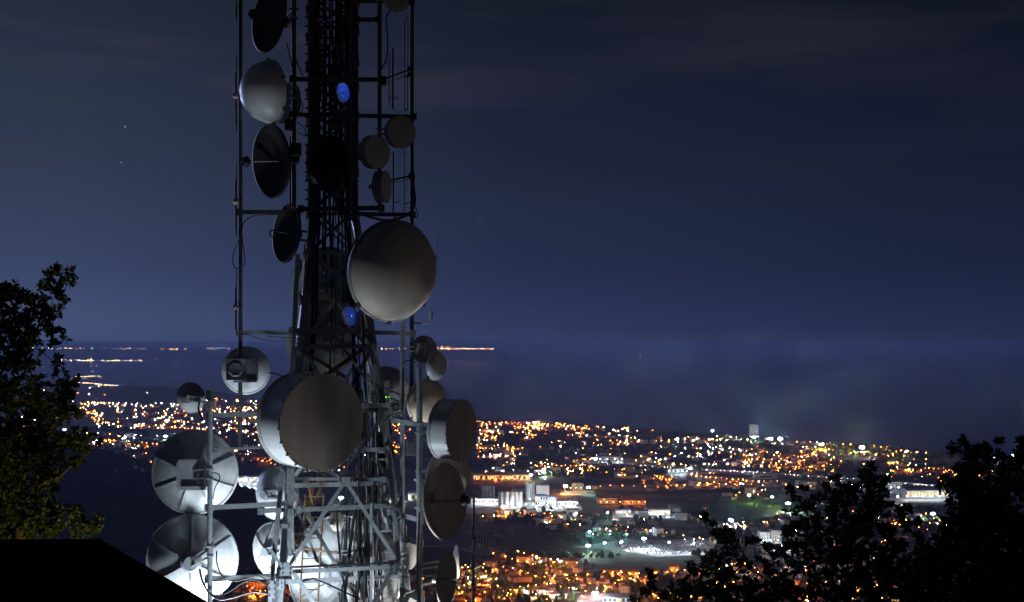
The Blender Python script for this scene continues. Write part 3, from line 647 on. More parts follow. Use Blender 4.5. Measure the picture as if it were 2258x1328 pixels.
MB().lathe([(0, 9.3), (.22, 9.2), (.24, 9.05), (0, 9.1)], 16).build('lamp_shade', M['dark'], t)
spot('assumed_warm_beam', (warm.x, warm.y, warm.z), at(860, 420, 36), 1750, (1.0, .86, .72), 64, .8, .15)
for (px, py, n) in ((757, 204, 0), (771, 697, 1)):  # blue sources are assumed, placed to tint the two dishes
    l = bpy.data.lights.new('blue_glow', 'POINT'); l.energy = 0.25 if n else 0.7; l.color = (.0, .08, 1.0); l.shadow_soft_size = .03
    o = bpy.data.objects.new('assumed_blue_lamp_glow', l); COL.objects.link(o); o.location = at(px + (9 if n else 6), py - 3, 36.2)
    t = thing('assumed_blue_lamp', ('assumed tiny blue lamp glowing inside the upper blue dish', 'assumed tiny blue lamp glowing inside the lower blue dish')[n], 'lamp', at(px + (3 if n else 0), py, 36.25))
    MB().lathe([(0, .03), (.025, .02), (.03, 0), (.02, -.02), (0, -.03)], 10).build('bulb', M['blue_led'], t)
    MB().tube([(0, .02, 0), (.05, .2, 0)], .012, 6).build('stem', M['black'], t)

# ------------------------------------------------------------------ hut with a hipped roof
hut = thing('hut', 'black silhouette of a hut with sloping roof, bottom left corner', 'hut', at(-200, 1700, 17))
I = Matrix.Translation(-Vector(hut.location)); rz = at(0, 1189, 16).z
r0 = at(-900, 1189, 16); r1 = at(221, 1189, 16); e1 = at(640, 1455, 18); ez = e1.z
xr = e1.x; xl = r0.x - 1.2
vs = [V(r0.x, 16, rz), V(r1.x, 16, rz), V(xl, 13.6, ez), V(xr, 13.6, ez), V(xr, 18.4, ez), V(xl, 18.4, ez)]
lo = [V(q.x, q.y, q.z - .16) for q in vs]
mb = MB(); fs = [(0, 2, 3, 1), (1, 3, 4), (0, 1, 4, 5), (0, 5, 2)]
mb.add([I @ q for q in vs + lo], fs + [tuple(i + 6 for i in f[::-1]) for f in fs] + [(2, 8, 9, 3), (3, 9, 10, 4), (4, 10, 11, 5), (5, 11, 8, 2)])
M['roof'] = mat('roof_felt', (.03, .028, .026), .95, 0, .3, 5.0, .1, spec=0.1)
M['plaster'] = mat('dark_plaster', (.18, .16, .14), .9)
mb.build('roof', M['roof'], hut)
mb = MB(); gz = ground_h(-3, 16) - .4; mb.box(I @ V((xl + xr) / 2, 16, (ez + gz) / 2 - .1), (xr - xl - .8, 4.0, ez - gz)); mb.build('wall', M['plaster'], hut)
mb = MB(); mb.box(I @ V(xr - 1.8, 13.98, ez - 1.6), (.9, .08, 2.0)); mb.build('door', M['dark'], hut)
# ------------------------------------------------------------------ the lit plain
rc = random.Random(21)
EM = {'o': emis('sodium_glow', (1.0, .20, .025), 120, False), 'w': emis('warm_white_glow', (1.0, .66, .34), 90, False), 'b': emis('cool_white_glow', (.72, .88, 1.0), 90, False),
      'g': emis('green_glow', (.45, 1.0, .2), 90, False), 'r': emis('red_orange_glow', (1.0, .15, .03), 110, False), 'c': emis('cyan_glow', (.35, .9, 1.0), 90, False), 'k': emis('blue_glow', (.3, .5, 1.0), 90, False)}
FE = {k: emis('far_' + k, tuple(v.node_tree.nodes['Emission'].inputs['Color'].default_value)[:3], 105) for k, v in EM.items()}
EM['B'] = emis('yard_white', (.82, .92, 1.0), 200, False)
BIG = {'o': emis('sodium_flood', (1.0, .42, .10), 1500, False), 'w': emis('warm_flood', (1.0, .80, .55), 1500, False), 'b': emis('cool_flood', (.78, .90, 1.0), 1500, False), 'g': emis('green_flood', (.6, 1.0, .3), 900, False),
       'r': emis('red_flood', (1.0, .25, .08), 1300, False), 'c': emis('cyan_flood', (.3, .9, 1.0), 600, False), 'k': emis('blue_flood', (.35, .55, 1.0), 1100, False)}
OCT = [(0, 0, 1), (1, 0, 0), (0, 1, 0), (-1, 0, 0), (0, -1, 0), (0, 0, -1)]
OCF = [(0, 1, 2), (0, 2, 3), (0, 3, 4), (0, 4, 1), (5, 2, 1), (5, 3, 2), (5, 4, 3), (5, 1, 4)]
M['asphalt'] = mat('asphalt', (.20, .195, .19), .85, 0, .3, .05)
M['concrete'] = mat('concrete_yard', (.30, .30, .29), .85, 0, .3, .04)
M['grass'] = mat('playing_field', (.06, .11, .035), .95, 0, .25, .05)
def sheet(name, px, m, z=.12, kind='structure'):
    P = [gp(x, y) for x, y in px]; mb = MB(); mb.add([V(p.x, p.y, ground_h(p.x, p.y) + z) for p in P], [tuple(range(len(P)))]); return tag(mb.build(name, m), kind=kind)
def strip(name, P, w, m, z=.2):
    vs = []; fs = []; Q = []
    for a, b in zip(P, P[1:]):
        n = max(1, int((b - a).length / 25))
        for k in range(n): Q.append(a + (b - a) * (k / n))
    Q.append(P[-1])
    for i, p in enumerate(Q):
        d = (Q[min(i + 1, len(Q) - 1)] - Q[max(i - 1, 0)]); d.z = 0; d.normalize(); s = V(-d.y, d.x, 0) * (w / 2)
        for q in (p - s, p + s): vs.append(V(q.x, q.y, ground_h(q.x, q.y) + z))
    for i in range(len(Q) - 1): fs.append((2 * i, 2 * i + 1, 2 * i + 3, 2 * i + 2))
    mb = MB(); mb.add(vs, fs); return tag(mb.build(name, m), kind='structure')
LAMPS = []   # (x, y, colour, height)
def lamp_px(px, py, c='o', h=7.5):
    p = gp(px, py, h)
    for _ in range(3):
        g = ground_h(p.x, p.y); p = gp(px, py, h + g)
    LAMPS.append((p.x, p.y, c, h))
PL = {}
def glow(t, c, W, z, y=0.0, col=None):
    k = (c, W)
    if k not in PL:
        l = bpy.data.lights.new('lamp_light', 'POINT'); l.energy = W; l.color = tuple(EM[c].node_tree.nodes['Emission'].inputs['Color'].default_value)[:3]; l.shadow_soft_size = .5; PL[k] = l
    o = bpy.data.objects.new('lamp_light', PL[k]); COL.objects.link(o); o.parent = t; o.location = (0, y, z)
SRES = []
STREETS = [ # pixel paths of streets in the town below, lamp spacing px
 ([(1085, 1224), (1130, 1236), (1170, 1247), (1232, 1254)], 15, 'o'), ([(1040, 1243), (1120, 1256), (1200, 1276), (1300, 1271)], 20, 'o'), ([(1050, 1292), (1130, 1300), (1230, 1290), (1292, 1276)], 21, 'o'),
 ([(1195, 1288), (1290, 1310), (1350, 1292), (1425, 1272)], 20, 'o'), ([(1325, 1264), (1400, 1269), (1480, 1266), (1570, 1253)], 21, 'o'), ([(1385, 1290), (1450, 1307), (1545, 1322)], 18, 'o'), ([(940, 1228), (1000, 1207), (1060, 1234), (1090, 1226)], 16, 'o'),
 ([(950, 1312), (1010, 1302), (1074, 1272)], 17, 'o'), ([(1130, 1218), (1165, 1226), (1200, 1238)], 17, 'o'), ([(1180, 1260), (1215, 1272), (1225, 1300)], 18, 'o'), ([(1000, 1266), (1045, 1262), (1080, 1285)], 20, 'o'), ([(1100, 1318), (1200, 1324), (1300, 1322)], 34, 'o'),
 ([(1560, 1255), (1640, 1268), (1740, 1262)], 20, 'o'), ([(1600, 1290), (1700, 1285), (1800, 1290), (1900, 1280)], 22, 'o'), ([(1620, 1195), (1560, 1192), (1460, 1178)], 40, 'o'), ([(1880, 1130), (1960, 1150), (2060, 1175)], 18, 'o'),
 ([(1720, 1180), (1800, 1185), (1900, 1200), (2010, 1195)], 20, 'o'), ([(1740, 1215), (1840, 1225), (1960, 1232)], 24, 'o'), ([(1450, 1077), (1560, 1067), (1720, 1063)], 15, 'o'), ([(1518, 1050), (1570, 1056), (1655, 1062)], 11, 'o'), ([(1525, 1047), (1580, 1046)], 9, 'r'),
 ([(1285, 1076), (1400, 1074), (1478, 1079)], 22, 'o'), ([(1040, 1052), (1120, 1058), (1168, 1050)], 11, 'o'), ([(1225, 940), (1130, 932), (1060, 938)], 9, 'r'), ([(1120, 936), (1185, 941), (1290, 946)], 9, 'o'), ([(1050, 990), (1100, 992), (1150, 991)], 7, 'o'),
 ([(1350, 979), (1420, 976), (1500, 970)], 14, 'o'), ([(1500, 968), (1600, 972), (1700, 970)], 15, 'w'), ([(1750, 975), (1850, 980), (1960, 988)], 14, 'o'), ([(1210, 1030), (1290, 1028), (1320, 1036)], 10, 'o'), ([(1250, 1042), (1310, 1040)], 9, 'o'),
 ([(865, 988), (885, 990), (905, 985)], 7, 'o'), ([(492, 1003), (560, 1013), (620, 1030)], 10, 'r'), ([(225, 972), (290, 975), (345, 982)], 10, 'r'), ([(200, 985), (270, 981), (355, 988)], 9, 'o'), ([(505, 944), (570, 956)], 5, 'r'), ([(330, 938), (400, 945), (470, 950)], 9, 'o'),
 ([(520, 1236), (545, 1240), (575, 1242)], 8, 'o'), ([(540, 1300), (580, 1292), (600, 1300)], 12, 'o'), ([(250, 1020), (300, 1022), (350, 1018)], 14, 'o')]
for pts, sp, c in STREETS:
    P = [gp(x, y) for x, y in pts]
    w = 7 if P[0].y < 2400 else 9
    strip('street', P, w, M['asphalt'])
    acc = rc.uniform(0, sp)
    for A_, B_ in zip(P, P[1:]):
        for k in range(int((B_ - A_).length / 6) + 1):
            q = A_ + (B_ - A_) * min(1, k * 6 / (B_ - A_).length); SRES.append((q.x, q.y, 2.5))
    for (x0, y0), (x1, y1) in zip(pts, pts[1:]):
        L_ = math.hypot(x1 - x0, y1 - y0)
        while acc < L_:
            t = acc / L_; lamp_px(x0 + (x1 - x0) * t + rc.uniform(-1.5, 1.5), y0 + (y1 - y0) * t + rc.uniform(-1, 1) - 6 * 1300 / gp(x0, y0).y, c if rc.random() > .08 else 'w')
            acc += sp * rc.uniform(.8, 1.25)
        acc -= L_
CLUST = [(930, 1110, 1206, 1326, 26, 'ooooow'), (1100, 1330, 1240, 1326, 14, 'ooob'), (1300, 1750, 998, 1030, 34, 'oowb'), (1280, 1500, 1120, 1170, 14, 'oowb'), (1540, 1760, 1062, 1092, 16, 'oow'), (1060, 1300, 1128, 1150, 10, 'oob'), (165, 600, 880, 920, 90, 'ooww'), (200, 640, 905, 945, 120, 'ooowwb'), (160, 330, 960, 1000, 36, 'oowb'), (480, 640, 945, 1000, 40, 'oowb'), (230, 340, 1000, 1022, 10, 'ow'), (840, 905, 935, 1000, 36, 'oor'), (690, 840, 1000, 1060, 20, 'ob'),
         (1050, 1250, 928, 960, 50, 'oorw'), (1160, 1340, 930, 946, 55, 'ooww'), (1330, 1480, 938, 956, 16, 'oww'), (1050, 1400, 955, 990, 60, 'oow'), (1300, 1700, 962, 1000, 40, 'oowb'), (1700, 2060, 975, 1005, 40, 'oow'), (1045, 1180, 985, 1045, 50, 'oowb'),
         (1180, 1420, 1000, 1048, 50, 'oow'), (1620, 1860, 1000, 1020, 42, 'ooow'), (1660, 1840, 1022, 1042, 34, 'o'), (1840, 2090, 1010, 1052, 34, 'ooog'), (1450, 1640, 985, 1030, 26, 'owb'), (1300, 1480, 1050, 1075, 14, 'o'), (1750, 1960, 1060, 1075, 16, 'owb'), (2080, 2258, 1032, 1068, 46, 'oor'),
         (1150, 1330, 1120, 1160, 12, 'oow'), (1500, 1720, 1118, 1160, 10, 'oow'), (1700, 2240, 1130, 1230, 60, 'oooow'), (1560, 2100, 1235, 1326, 60, 'oooowb'), (1440, 1640, 1280, 1326, 14, 'ow'), (1030, 1330, 1225, 1326, 16, 'oooooowb'), (930, 1050, 1200, 1326, 10, 'ooow'), (1330, 1560, 1262, 1326, 10, 'oooow'),
         (510, 600, 1228, 1320, 8, 'o'), (0, 220, 850, 1000, 60, 'oowwb'), (420, 560, 870, 885, 14, 'owb'), (180, 400, 850, 880, 10, 'wob')]
for x0, x1, y0, y1, n, cc in CLUST:
    cs = [(rc.uniform(x0, x1), rc.uniform(y0, y1)) for _ in range(max(2, n // 5))]
    for _ in range(int(n * 1.7)):
        if rc.random() < .65: a, b = rc.choice(cs); px, py = a + rc.gauss(0, 14), b + rc.gauss(0, 2.5)
        else: px, py = rc.uniform(x0, x1), rc.uniform(y0, y1)
        if not (x0 - 10 < px < x1 + 10 and y0 - 3 < py < y1 + 3): continue
        if py - YH < (lerp_tab(COAST, px) - YH) + 2: continue
        lamp_px(px, py, rc.choice(cc), rc.uniform(5.5, 8.5))
# keep the wooded spur dark
def spur(x, y): return 900 < y < 3600 and x < 400 and ground_h(x, y) > 6
LAMPS = [l for l in LAMPS if not spur(l[0], l[1])]
LAMPS.sort(key=lambda l: l[1])
# flood lights on masts: px, py of the head, colour, size px, label
FL = [(1313, 1308, 'b', 7.0, 'brilliant blue white floodlight mast at the yard on the bottom edge'), (1420, 1188, 'b', 5.0, 'white floodlight mast at the right end of the scrapyard row'), (1370, 1195, 'b', 3.6, 'smaller white floodlight mast behind the lit car yard'), (1333, 1197, 'c', 4.2, 'cyan tinted floodlight mast left of the car yard'), (1297, 1203, 'b', 5.0, 'white floodlight mast at the left end of the scrapyard row'),
      (1300, 1172, 'c', 4.0, 'bluish floodlight mast beside the blue lit house'), (1612, 1147, 'b', 5.2, 'lone white floodlight mast in the dark fields'), (1738, 1110, 'b', 6.0, 'white floodlight mast at the left edge of the leafy branches'), (2057, 1133, 'b', 5.6, 'blue white floodlight mast between the two right hand trees'), (1600, 1247, 'c', 4.6, 'pale blue floodlight mast behind the lowest bush'),
      (1776, 1240, 'b', 4.0, 'white floodlight mast seen through the middle bush'), (1652, 1092, 'g', 4.2, 'green floodlight mast at the playing field, left of two'), (1703, 1096, 'g', 4.0, 'green floodlight mast at the playing field, right of two'), (1811, 980, 'o', 6.0, 'large orange floodlight on the horizon, left of the big pair'), (1901, 987, 'w', 6.5, 'large warm floodlight on the horizon, right of the big pair'),
      (1699, 967, 'b', 5.0, 'white horizon floodlight nearest the white tower block'), (1721, 968, 'b', 5.0, 'white horizon floodlight second from the white tower block'), (1662, 964, 'b', 4.0, 'white floodlight at the foot of the white tower block'), (1494, 968, 'b', 3.8, 'cool white floodlight above the tall brick chimney'), (1571, 950, 'b', 2.8, 'small white floodlight on the shore left of tower block'),
      (1200, 1035, 'b', 4.8, 'white floodlight above the long warehouse roof'), (1171, 1047, 'w', 3.6, 'yellowish floodlight at the end of the long warehouse'), (1247, 1072, 'r', 5.2, 'red orange floodlight beside the pink lit block'), (1297, 1075, 'c', 4.6, 'cyan white floodlight right of the pink lit block'), (1111, 1118, 'r', 5.4, 'red orange floodlight in front of the silos'),
      (1313, 1012, 'b', 4.8, 'blue white floodlight over the fuel yard far right of tower'), (1522, 1033, 'b', 4.4, 'blue white floodlight at the start of the motorway'), (2192, 1005, 'b', 4.4, 'white floodlight glinting through the right tree top'), (2235, 1003, 'b', 4.4, 'white floodlight at the far right edge behind leaves'), (2000, 995, 'w', 2.8, 'small warm floodlight on the dark right hand skyline'),
      (1270, 1133, 'b', 2.8, 'small white floodlight below the silo plant'), (1340, 1130, 'b', 2.6, 'small white floodlight left of the white canopy'), (1183, 1231, 'o', 3.2, 'orange starry lamp at the top of the town, left of two'), (1235, 1238, 'o', 3.8, 'orange starry lamp at the top of the town, right of two'), (870, 1087, 'b', 5.0, 'white floodlight seen between tower and right pole'),
      (752, 1098, 'b', 5.0, 'white floodlight seen through the tower braces'), (575, 1060, 'b', 6.0, 'white floodlight blazing left of the tower leg'), (365, 962, 'b', 4.2, 'bluish floodlight by the greenhouses, left of two'), (384, 961, 'b', 4.6, 'bluish floodlight touching the upper ribbed dish rim'), (142, 948, 'b', 3.8, 'white floodlight beside the left tree leaves'),
      (275, 965, 'b', 2.8, 'small white floodlight below the pale greenhouse'), (448, 930, 'b', 3.2, 'small white floodlight left of the lower left pole'), (1264, 1297, 'k', 2.8, 'small blue lamp left of the brilliant floodlight'), (1980, 1095, 'w', 2.8, 'yellow floodlight left of the blazing white depot'), (544, 1106, 'g', 2.4, 'tiny green lamp between the ribbed dish and the tower')]
FL += [(1475, 1196, 'b', 2.0, 'faint white floodlight mast inside the car scrapyard, left one'), (1530, 1198, 'b', 2.0, 'faint white floodlight mast inside the car scrapyard, right one')]
FG = 'floodlight masts across the plain'
CL = {'B': 'bright cool white', 'o': 'orange', 'w': 'warm white', 'b': 'cool white', 'g': 'green', 'r': 'reddish orange', 'c': 'cyan', 'k': 'blue'}
for px, py, c, sz, lab in FL:
    h = 16.0 if py > 1000 else 22.0
    p = gp(px, py, h); 
    if spur(p.x, p.y): g = ground_h(p.x, p.y); p = gp(px, py, h + g)
    g = ground_h(p.x, p.y); t = thing('floodlight_mast', lab, 'floodlight', (p.x, p.y, g), group=FG)
    MB().tube([(0, 0, 0), (0, 0, h)], [.3, .16], 6).build('pole', M['steel'], t)
    r = sz * .26 * p.y / F * (2.5 if sz < 5 else 3.3)
    mb = MB()
    for k in range(6):
        a = 2 * PI * k / 6; mb.add([(r * .6 * math.cos(a) + q[0] * r * .42, r * .6 * math.sin(a) + q[1] * r * .42, h + q[2] * r * .36) for q in OCT], OCF)
    mb.lathe([(r * .55, h - .1), (r * .65, h), (r * .55, h + .1)], 12)
    mb.build('lamp_head', BIG[c], t); glow(t, c, {'b': 60000, 'c': 16000, 'g': 14000}.get(c, 22000) * (1.0 if py > 1005 else .35), h - 1.5)
# individual street lamps: the nearest 300
EM['d'] = emis('dim_sodium_glow', (1.0, .26, .04), 34, False)
CL['d'] = 'dim orange'
POW = {'o': 15000, 'd': 7000, 'w': 11000, 'b': 12000, 'g': 12000, 'r': 20000, 'c': 15000, 'k': 12000, 'B': 20000}
def lamp_proto(c):
    t = thing('street_lamp', 'x', 'street lamp'); MB().tube([(0, 0, 0), (0, 0, 7.0), (0, -.6, 7.5)], [.11, .08, .06], 5).build('pole', M['steel'], t)
    r = .62; MB().add([(q[0] * r * 1.2, -.9 + q[1] * r, 7.5 + q[2] * r * .6) for q in OCT], OCF).build('lamp_head', EM[c], t); glow(t, c, POW[c], 7.2, -.9); return t
PROTO = {}
def where(x, y):
    px = 1129 + x / y * F; py = YH + H / y * F
    if px < 620: return 'left of the tower foot'
    if px < 935: return 'behind the tower'
    if px < 1080: return 'beside the slim mast'
    if py > 1205: return 'in the town right of the tower' if px < 1580 else 'behind the dark bushes'
    if px > 1730: return 'glimpsed through the right hand trees'
    return 'by the yards in the mid plain'
near = LAMPS[:300]; far = LAMPS[300:]
for i, (x, y, c, h) in enumerate(near):
    if c == 'o' and rc.random() < .45: c = 'd'
    if c not in PROTO: t = PROTO[c] = lamp_proto(c)
    else: t = copy_tree(PROTO[c])
    wz = where(x, y); t['label'] = '%s street lamp on a thin pole %s' % (CL[c], wz); t['group'] = '%s street lamps %s' % (CL[c], wz)
    t.location = (x, y, ground_h(x, y)); t.rotation_euler = (0, 0, rc.uniform(0, 6.28)); t.scale = (1, 1, h / 7.5)
keys = list(FE.keys()); mb = MB()
for x, y, c, h in far:
    g = ground_h(x, y); r = max(.65, y * .00027) * rc.uniform(.6, 1.35); mi = keys.index(c) if rc.random() < .6 else len(keys) + 1 if c in 'or' else keys.index(c)
    mb.add([(x + q[0] * r, y + q[1] * r, g + h + q[2] * r) for q in OCT], OCF, mi)
    mb.beam((x, y, g), (x, y, g + h), .15, mi=len(keys))
tag(mb.build('distant_street_lamps', [FE[k] for k in keys] + [M['steel'], emis('far_dim', (1.0, .22, .03), 22)]), 'countless orange and white street lamps across the far plain', 'street lamps', kind='stuff')

# ------------------------------------------------------------------ houses
M['wall1'] = mat('pale_plaster', (.55, .50, .43), .9, 0, .15, .3); M['wall2'] = mat('ochre_plaster', (.50, .38, .24), .9, 0, .15, .3); M['wall3'] = mat('white_plaster', (.70, .69, .66), .9, 0, .12, .3)
M['tile'] = mat('clay_tiles', (.22, .10, .06), .9, 0, .35, 1.5); M['pane'] = mat('dark_window', (.03, .03, .035), .25); M['litpane'] = emis('lit_window', (1.0, .62, .25), 1.6)
def house_mesh(w, d, h, rise, hip, rr, floors):
    mb = MB(); mb.box((0, 0, h / 2 - .5), (w, d, h + 1))
    if not hip:
        for s in (-1, 1): mb.add([(s * w / 2, -d / 2, h), (s * w / 2, d / 2, h), (s * w / 2, 0, h + rise)], [(0, 1, 2)])
    n = max(2, int(w / 3))
    for fl in range(floors):
        for k in range(n):
            for s in (-1, 1):
                x = -w / 2 + w * (k + .5) / n; z = 1.5 + 3.0 * fl
                mb.box((x, s * (d / 2 + .01), z), (1.0, .08, 1.3), mi=2 if rr.random() < .07 else 1)
        for s in (-1, 1): mb.box((s * (w / 2 + .01), 0, 1.5 + 3.0 * fl), (.08, 1.0, 1.3), mi=1)
    e = .5; rf = MB(); z0 = h - .05; R_ = w / 2 - (d / 2 if hip else -e); R_ = max(R_, .6)
    a = [(-w / 2 - e, -d / 2 - e, z0), (w / 2 + e, -d / 2 - e, z0), (w / 2 + e, d / 2 + e, z0), (-w / 2 - e, d / 2 + e, z0)]
    rg = [(-R_, 0, h + rise), (R_, 0, h + rise)]
    rf.add(a + rg, [(0, 1, 5, 4), (2, 3, 4, 5), (1, 2, 5), (3, 0, 4), (3, 2, 1, 0)]); rf.box((w * .2, d * .15, h + rise * .75), (.7, .7, 1.8))
    return mb, rf
HPROT = []
for k in range(9):
    rr = random.Random(k); fl = (1, 2, 2, 2, 3, 2, 1, 2, 4)[k]; w = (11, 12, 14, 10, 13, 18, 16, 9, 20)[k]; d = (8, 9, 9, 9, 10, 9, 9, 8, 11)[k]
    a, b = house_mesh(w, d, 3.0 * fl + .3, (1.9, 2.2, 2.0, 2.6, 2.2, 2.2, 1.7, 2.2, 2.0)[k], k in (1, 3, 4, 7), rr, fl)
    wm = (M['wall1'], M['wall2'], M['wall3'])[k % 3]
    o = a.build('house', [wm, M['pane'], M['litpane']]); b.build('roof', M['tile'], o); HPROT.append((o, w, d, fl, ('pale', 'ochre', 'white')[k % 3])); tag(o, 'x', 'house')
used = set()
placed = []
def free(x, y, r):
    for (a, b, q) in placed:
        if abs(a - x) < r + q and abs(b - y) < r + q: return False
    return True
placed += SRES
for l in near: placed.append((l[0], l[1], 1.5))
YARDS = [[(1262, 1207), (1350, 1194), (1570, 1188), (1580, 1222), (1450, 1228), (1360, 1213)], [(1010, 1096), (1270, 1096), (1285, 1126), (1030, 1134)], [(1236, 1084), (1310, 1082), (1312, 1090), (1236, 1092)], [(1305, 1010), (1440, 1012), (1440, 1024), (1290, 1024)], [(1465, 1036), (1525, 1034), (1530, 1046), (1470, 1047)],
         [(1350, 1128), (1440, 1126), (1450, 1140), (1350, 1142)], [(1425, 1135), (1520, 1132), (1530, 1142), (1420, 1144)], [(1960, 1078), (2110, 1080), (2120, 1112), (1960, 1108)], [(1280, 1312), (1420, 1306), (1440, 1345), (1260, 1345)], [(505, 1050), (610, 1048), (615, 1080), (500, 1078)], [(1690, 1210), (1740, 1205), (1760, 1225), (1690, 1230)], [(330, 952), (400, 950), (400, 962), (330, 964)], [(560, 918), (600, 915), (600, 940), (520, 938)]]
def in_poly(px, py, P):
    c = False; j = len(P) - 1
    for i in range(len(P)):
        if (P[i][1] > py) != (P[j][1] > py) and px < (P[j][0] - P[i][0]) * (py - P[i][1]) / (P[j][1] - P[i][1]) + P[i][0]: c = not c
        j = i
    return c
def topix(x, y): return 1129 + x / y * F, YH + H / y * F
def in_yard(x, y):
    px, py = topix(x, y)
    return any(in_poly(px, py, P) for P in YARDS)
for k, P in enumerate(YARDS): sheet('yard', P, M['concrete'], .14)
M['paving'] = mat('worn_paving', (.15, .14, .13), .9, 0, .4, .06)
for P_ in ([(1440, 1052), (1530, 1044), (1740, 1056), (1740, 1072), (1440, 1084)], [(1280, 1070), (1480, 1072), (1480, 1084), (1280, 1080)]): sheet('paved_ground', P_, M['paving'], .07)
sheet('playing_field', [(1590, 1094), (1720, 1098), (1730, 1108), (1580, 1106)], M['grass'], .14)
nh = 0; farh = MB()
cand = []
for (x, y, c, h) in LAMPS:
    for q in range(4 if y < 1900 else 1 if y < 2400 else (1 if rc.random() < .8 else 0)):
        a = rc.uniform(0, 2 * PI); r = rc.uniform(9, 28); cand.append((x + r * math.cos(a), y + r * math.sin(a)))
cand.sort(key=lambda p: p[1])
for (x, y) in cand:
    if spur(x, y) or in_yard(x, y): continue
    k = rc.randrange(9) if rc.random() < .6 else rc.choice((0, 1, 2, 3))
    o, w, d, fl, cn = HPROT[k]
    px, py = topix(x, y)
    if py < lerp_tab(COAST, px) + 3: continue
    ang = rc.choice((0, 0, PI / 2)) + rc.uniform(-.5, .5)
    if nh < 300:
        if not free(x, y, max(w, d) * .52): continue
        placed.append((x, y, max(w, d) * .52))
        t = copy_tree(o); nh += 1
        t.location = (x, y, ground_h(x, y)); t.rotation_euler = (0, 0, ang)
        wz = where(x, y); s = ('one', 'two', 'three', 'four')[fl - 1]
        t['label'] = '%s %s storey house with clay tiled roof %s' % (cn, s, wz); t['group'] = '%s %s storey houses %s' % (cn, s, wz)
    else:
        R3 = Matrix.Rotation(ang, 3, 'Z'); g = ground_h(x, y); h = 3 * fl; hw, hd = w / 2, d / 2
        vs = [R3 @ V(i * hw, j * hd, zz) + V(x, y, g) for zz in (0, h) for (i, j) in ((-1, -1), (1, -1), (1, 1), (-1, 1))]
        vs += [R3 @ V(-hw, 0, h + 2) + V(x, y, g), R3 @ V(hw, 0, h + 2) + V(x, y, g)]
        farh.add(vs, [(0, 1, 5, 4), (1, 2, 6, 5), (2, 3, 7, 6), (3, 0, 4, 7)], k % 3); farh.add(vs, [(4, 5, 9, 8), (6, 7, 8, 9), (5, 6, 9), (7, 4, 8)], 3)
for o, *_ in HPROT:
    for c in list(o.children): bpy.data.objects.remove(c)
    bpy.data.objects.remove(o)
tag(farh.build('distant_houses', [M['wall1'], M['wall2'], M['wall3'], M['tile']]), 'mass of small tiled houses spread over the far plain', 'houses', kind='stuff')

# ------------------------------------------------------------------ large buildings
M['metal_sheet'] = mat('profiled_sheet', (.45, .47, .50), .6, .2, .15, .2); M['bluetrim'] = mat('blue_trim', (.05, .14, .50), .6); M['brick'] = mat('red_brick', (.30, .14, .08), .9); M['flatroof'] = mat('flat_roof', (.16, .16, .17), .9, 0, .3, .2)
def building(name, label, x0, x1, ytop, ybase, depth, wall='wall3', roof='flatroof', rise=0.0, cols=0, rows=0, lit=.1, trim=None, cat='building', group=None, rz=0.0, door=True, winlit='litpane'):
    b = gp((x0 + x1) / 2, ybase); s = b.y / F; w = (x1 - x0) * s; h = (ybase - ytop) * s; g = ground_h(b.x, b.y)
    t = thing(name, label, cat, (b.x, b.y + depth / 2, g), rz, group)
    mb = MB(); mb.box((0, 0, h / 2 - .5), (w, depth, h + 1)); mb.build('wall', M[wall], t)
    rf = MB()
    if rise > 0:
        e = .6; rf.add([(-w / 2 - e, -depth / 2 - e, h), (w / 2 + e, -depth / 2 - e, h), (w / 2 + e, depth / 2 + e, h), (-w / 2 - e, depth / 2 + e, h), (-w / 2 - e, 0, h + rise), (w / 2 + e, 0, h + rise)], [(0, 1, 5, 4), (2, 3, 4, 5), (1, 2, 5), (3, 0, 4)])
    else:
        rf.box((0, 0, h + .35), (w - .8, depth - .8, .7)); rf.box((w * .2, 0, h + 1.2), (w * .12, depth * .2, 1.6)); rf.box((-w * .25, depth * .1, h + 1.0), (w * .08, depth * .15, 1.2))
    rf.build('roof', M[roof], t)
    if trim:
        mb = MB(); mb.box((0, -depth / 2 - .12, h - .9), (w + .3, .2, 1.8)); mb.box((w / 2 + .12, 0, h - .9), (.2, depth, 1.8)); mb.build('fascia', M[trim], t)
    rr = random.Random(int(x0 * 7 + ybase)); n = 0
    for r in range(rows):
        for c in range(cols):
            if n >= 96: break
            x = -w / 2 + w * (c + .5) / cols; z = h * (r + .55) / rows - (0.8 if trim else 0.0)
            mb = MB(); mb.box((x, -depth / 2 - .03, z), (w / cols * .55, .1, h / rows * .45)); n += 1
            mb.build('window', M[winlit] if rr.random() < lit else M['pane'], t)
    if door:
        mb = MB(); dw = min(4.5, w * .2); mb.box((w * .3, -depth / 2 - .06, min(2.2, h * .3)), (dw, .12, min(4.4, h * .6))); mb.build('door', M['grey'], t)
    return t
def silo(label, px, ytop, ybase, r_px, dy=0):
    b = gp(px, ybase); s = b.y / F; h = (ybase - ytop) * s; R = r_px * s
    t = thing('silo', label, 'silo', (b.x, b.y + dy, 0), group='silos of the floodlit plant')
    MB().lathe([(R, -1), (R, h), (R * .96, h + .3)], 28).build('wall', M['wall3'], t); MB().lathe([(R * 1.0, h), (R * .3, h + R * .35), (0, h + R * .38)], 28).build('roof', M['metal_sheet'], t)
    mb = MB(); mb.beam((0, -R - .4, 0), (0, -R - .4, h), .5, .3)
    mb.build('ladder', M['steel'], t)
for k, px in enumerate((1064, 1071, 1078, 1086)): silo(('leftmost', 'second', 'third', 'fourth')[k] + ' small silo of the far left bank', px, 1077, 1102, 4.2, 40)
for k, px in enumerate((1105, 1116, 1128)): silo(('left', 'middle', 'right')[k] + ' tall silo of the front left bank', px, 1085, 1118, 6.2)
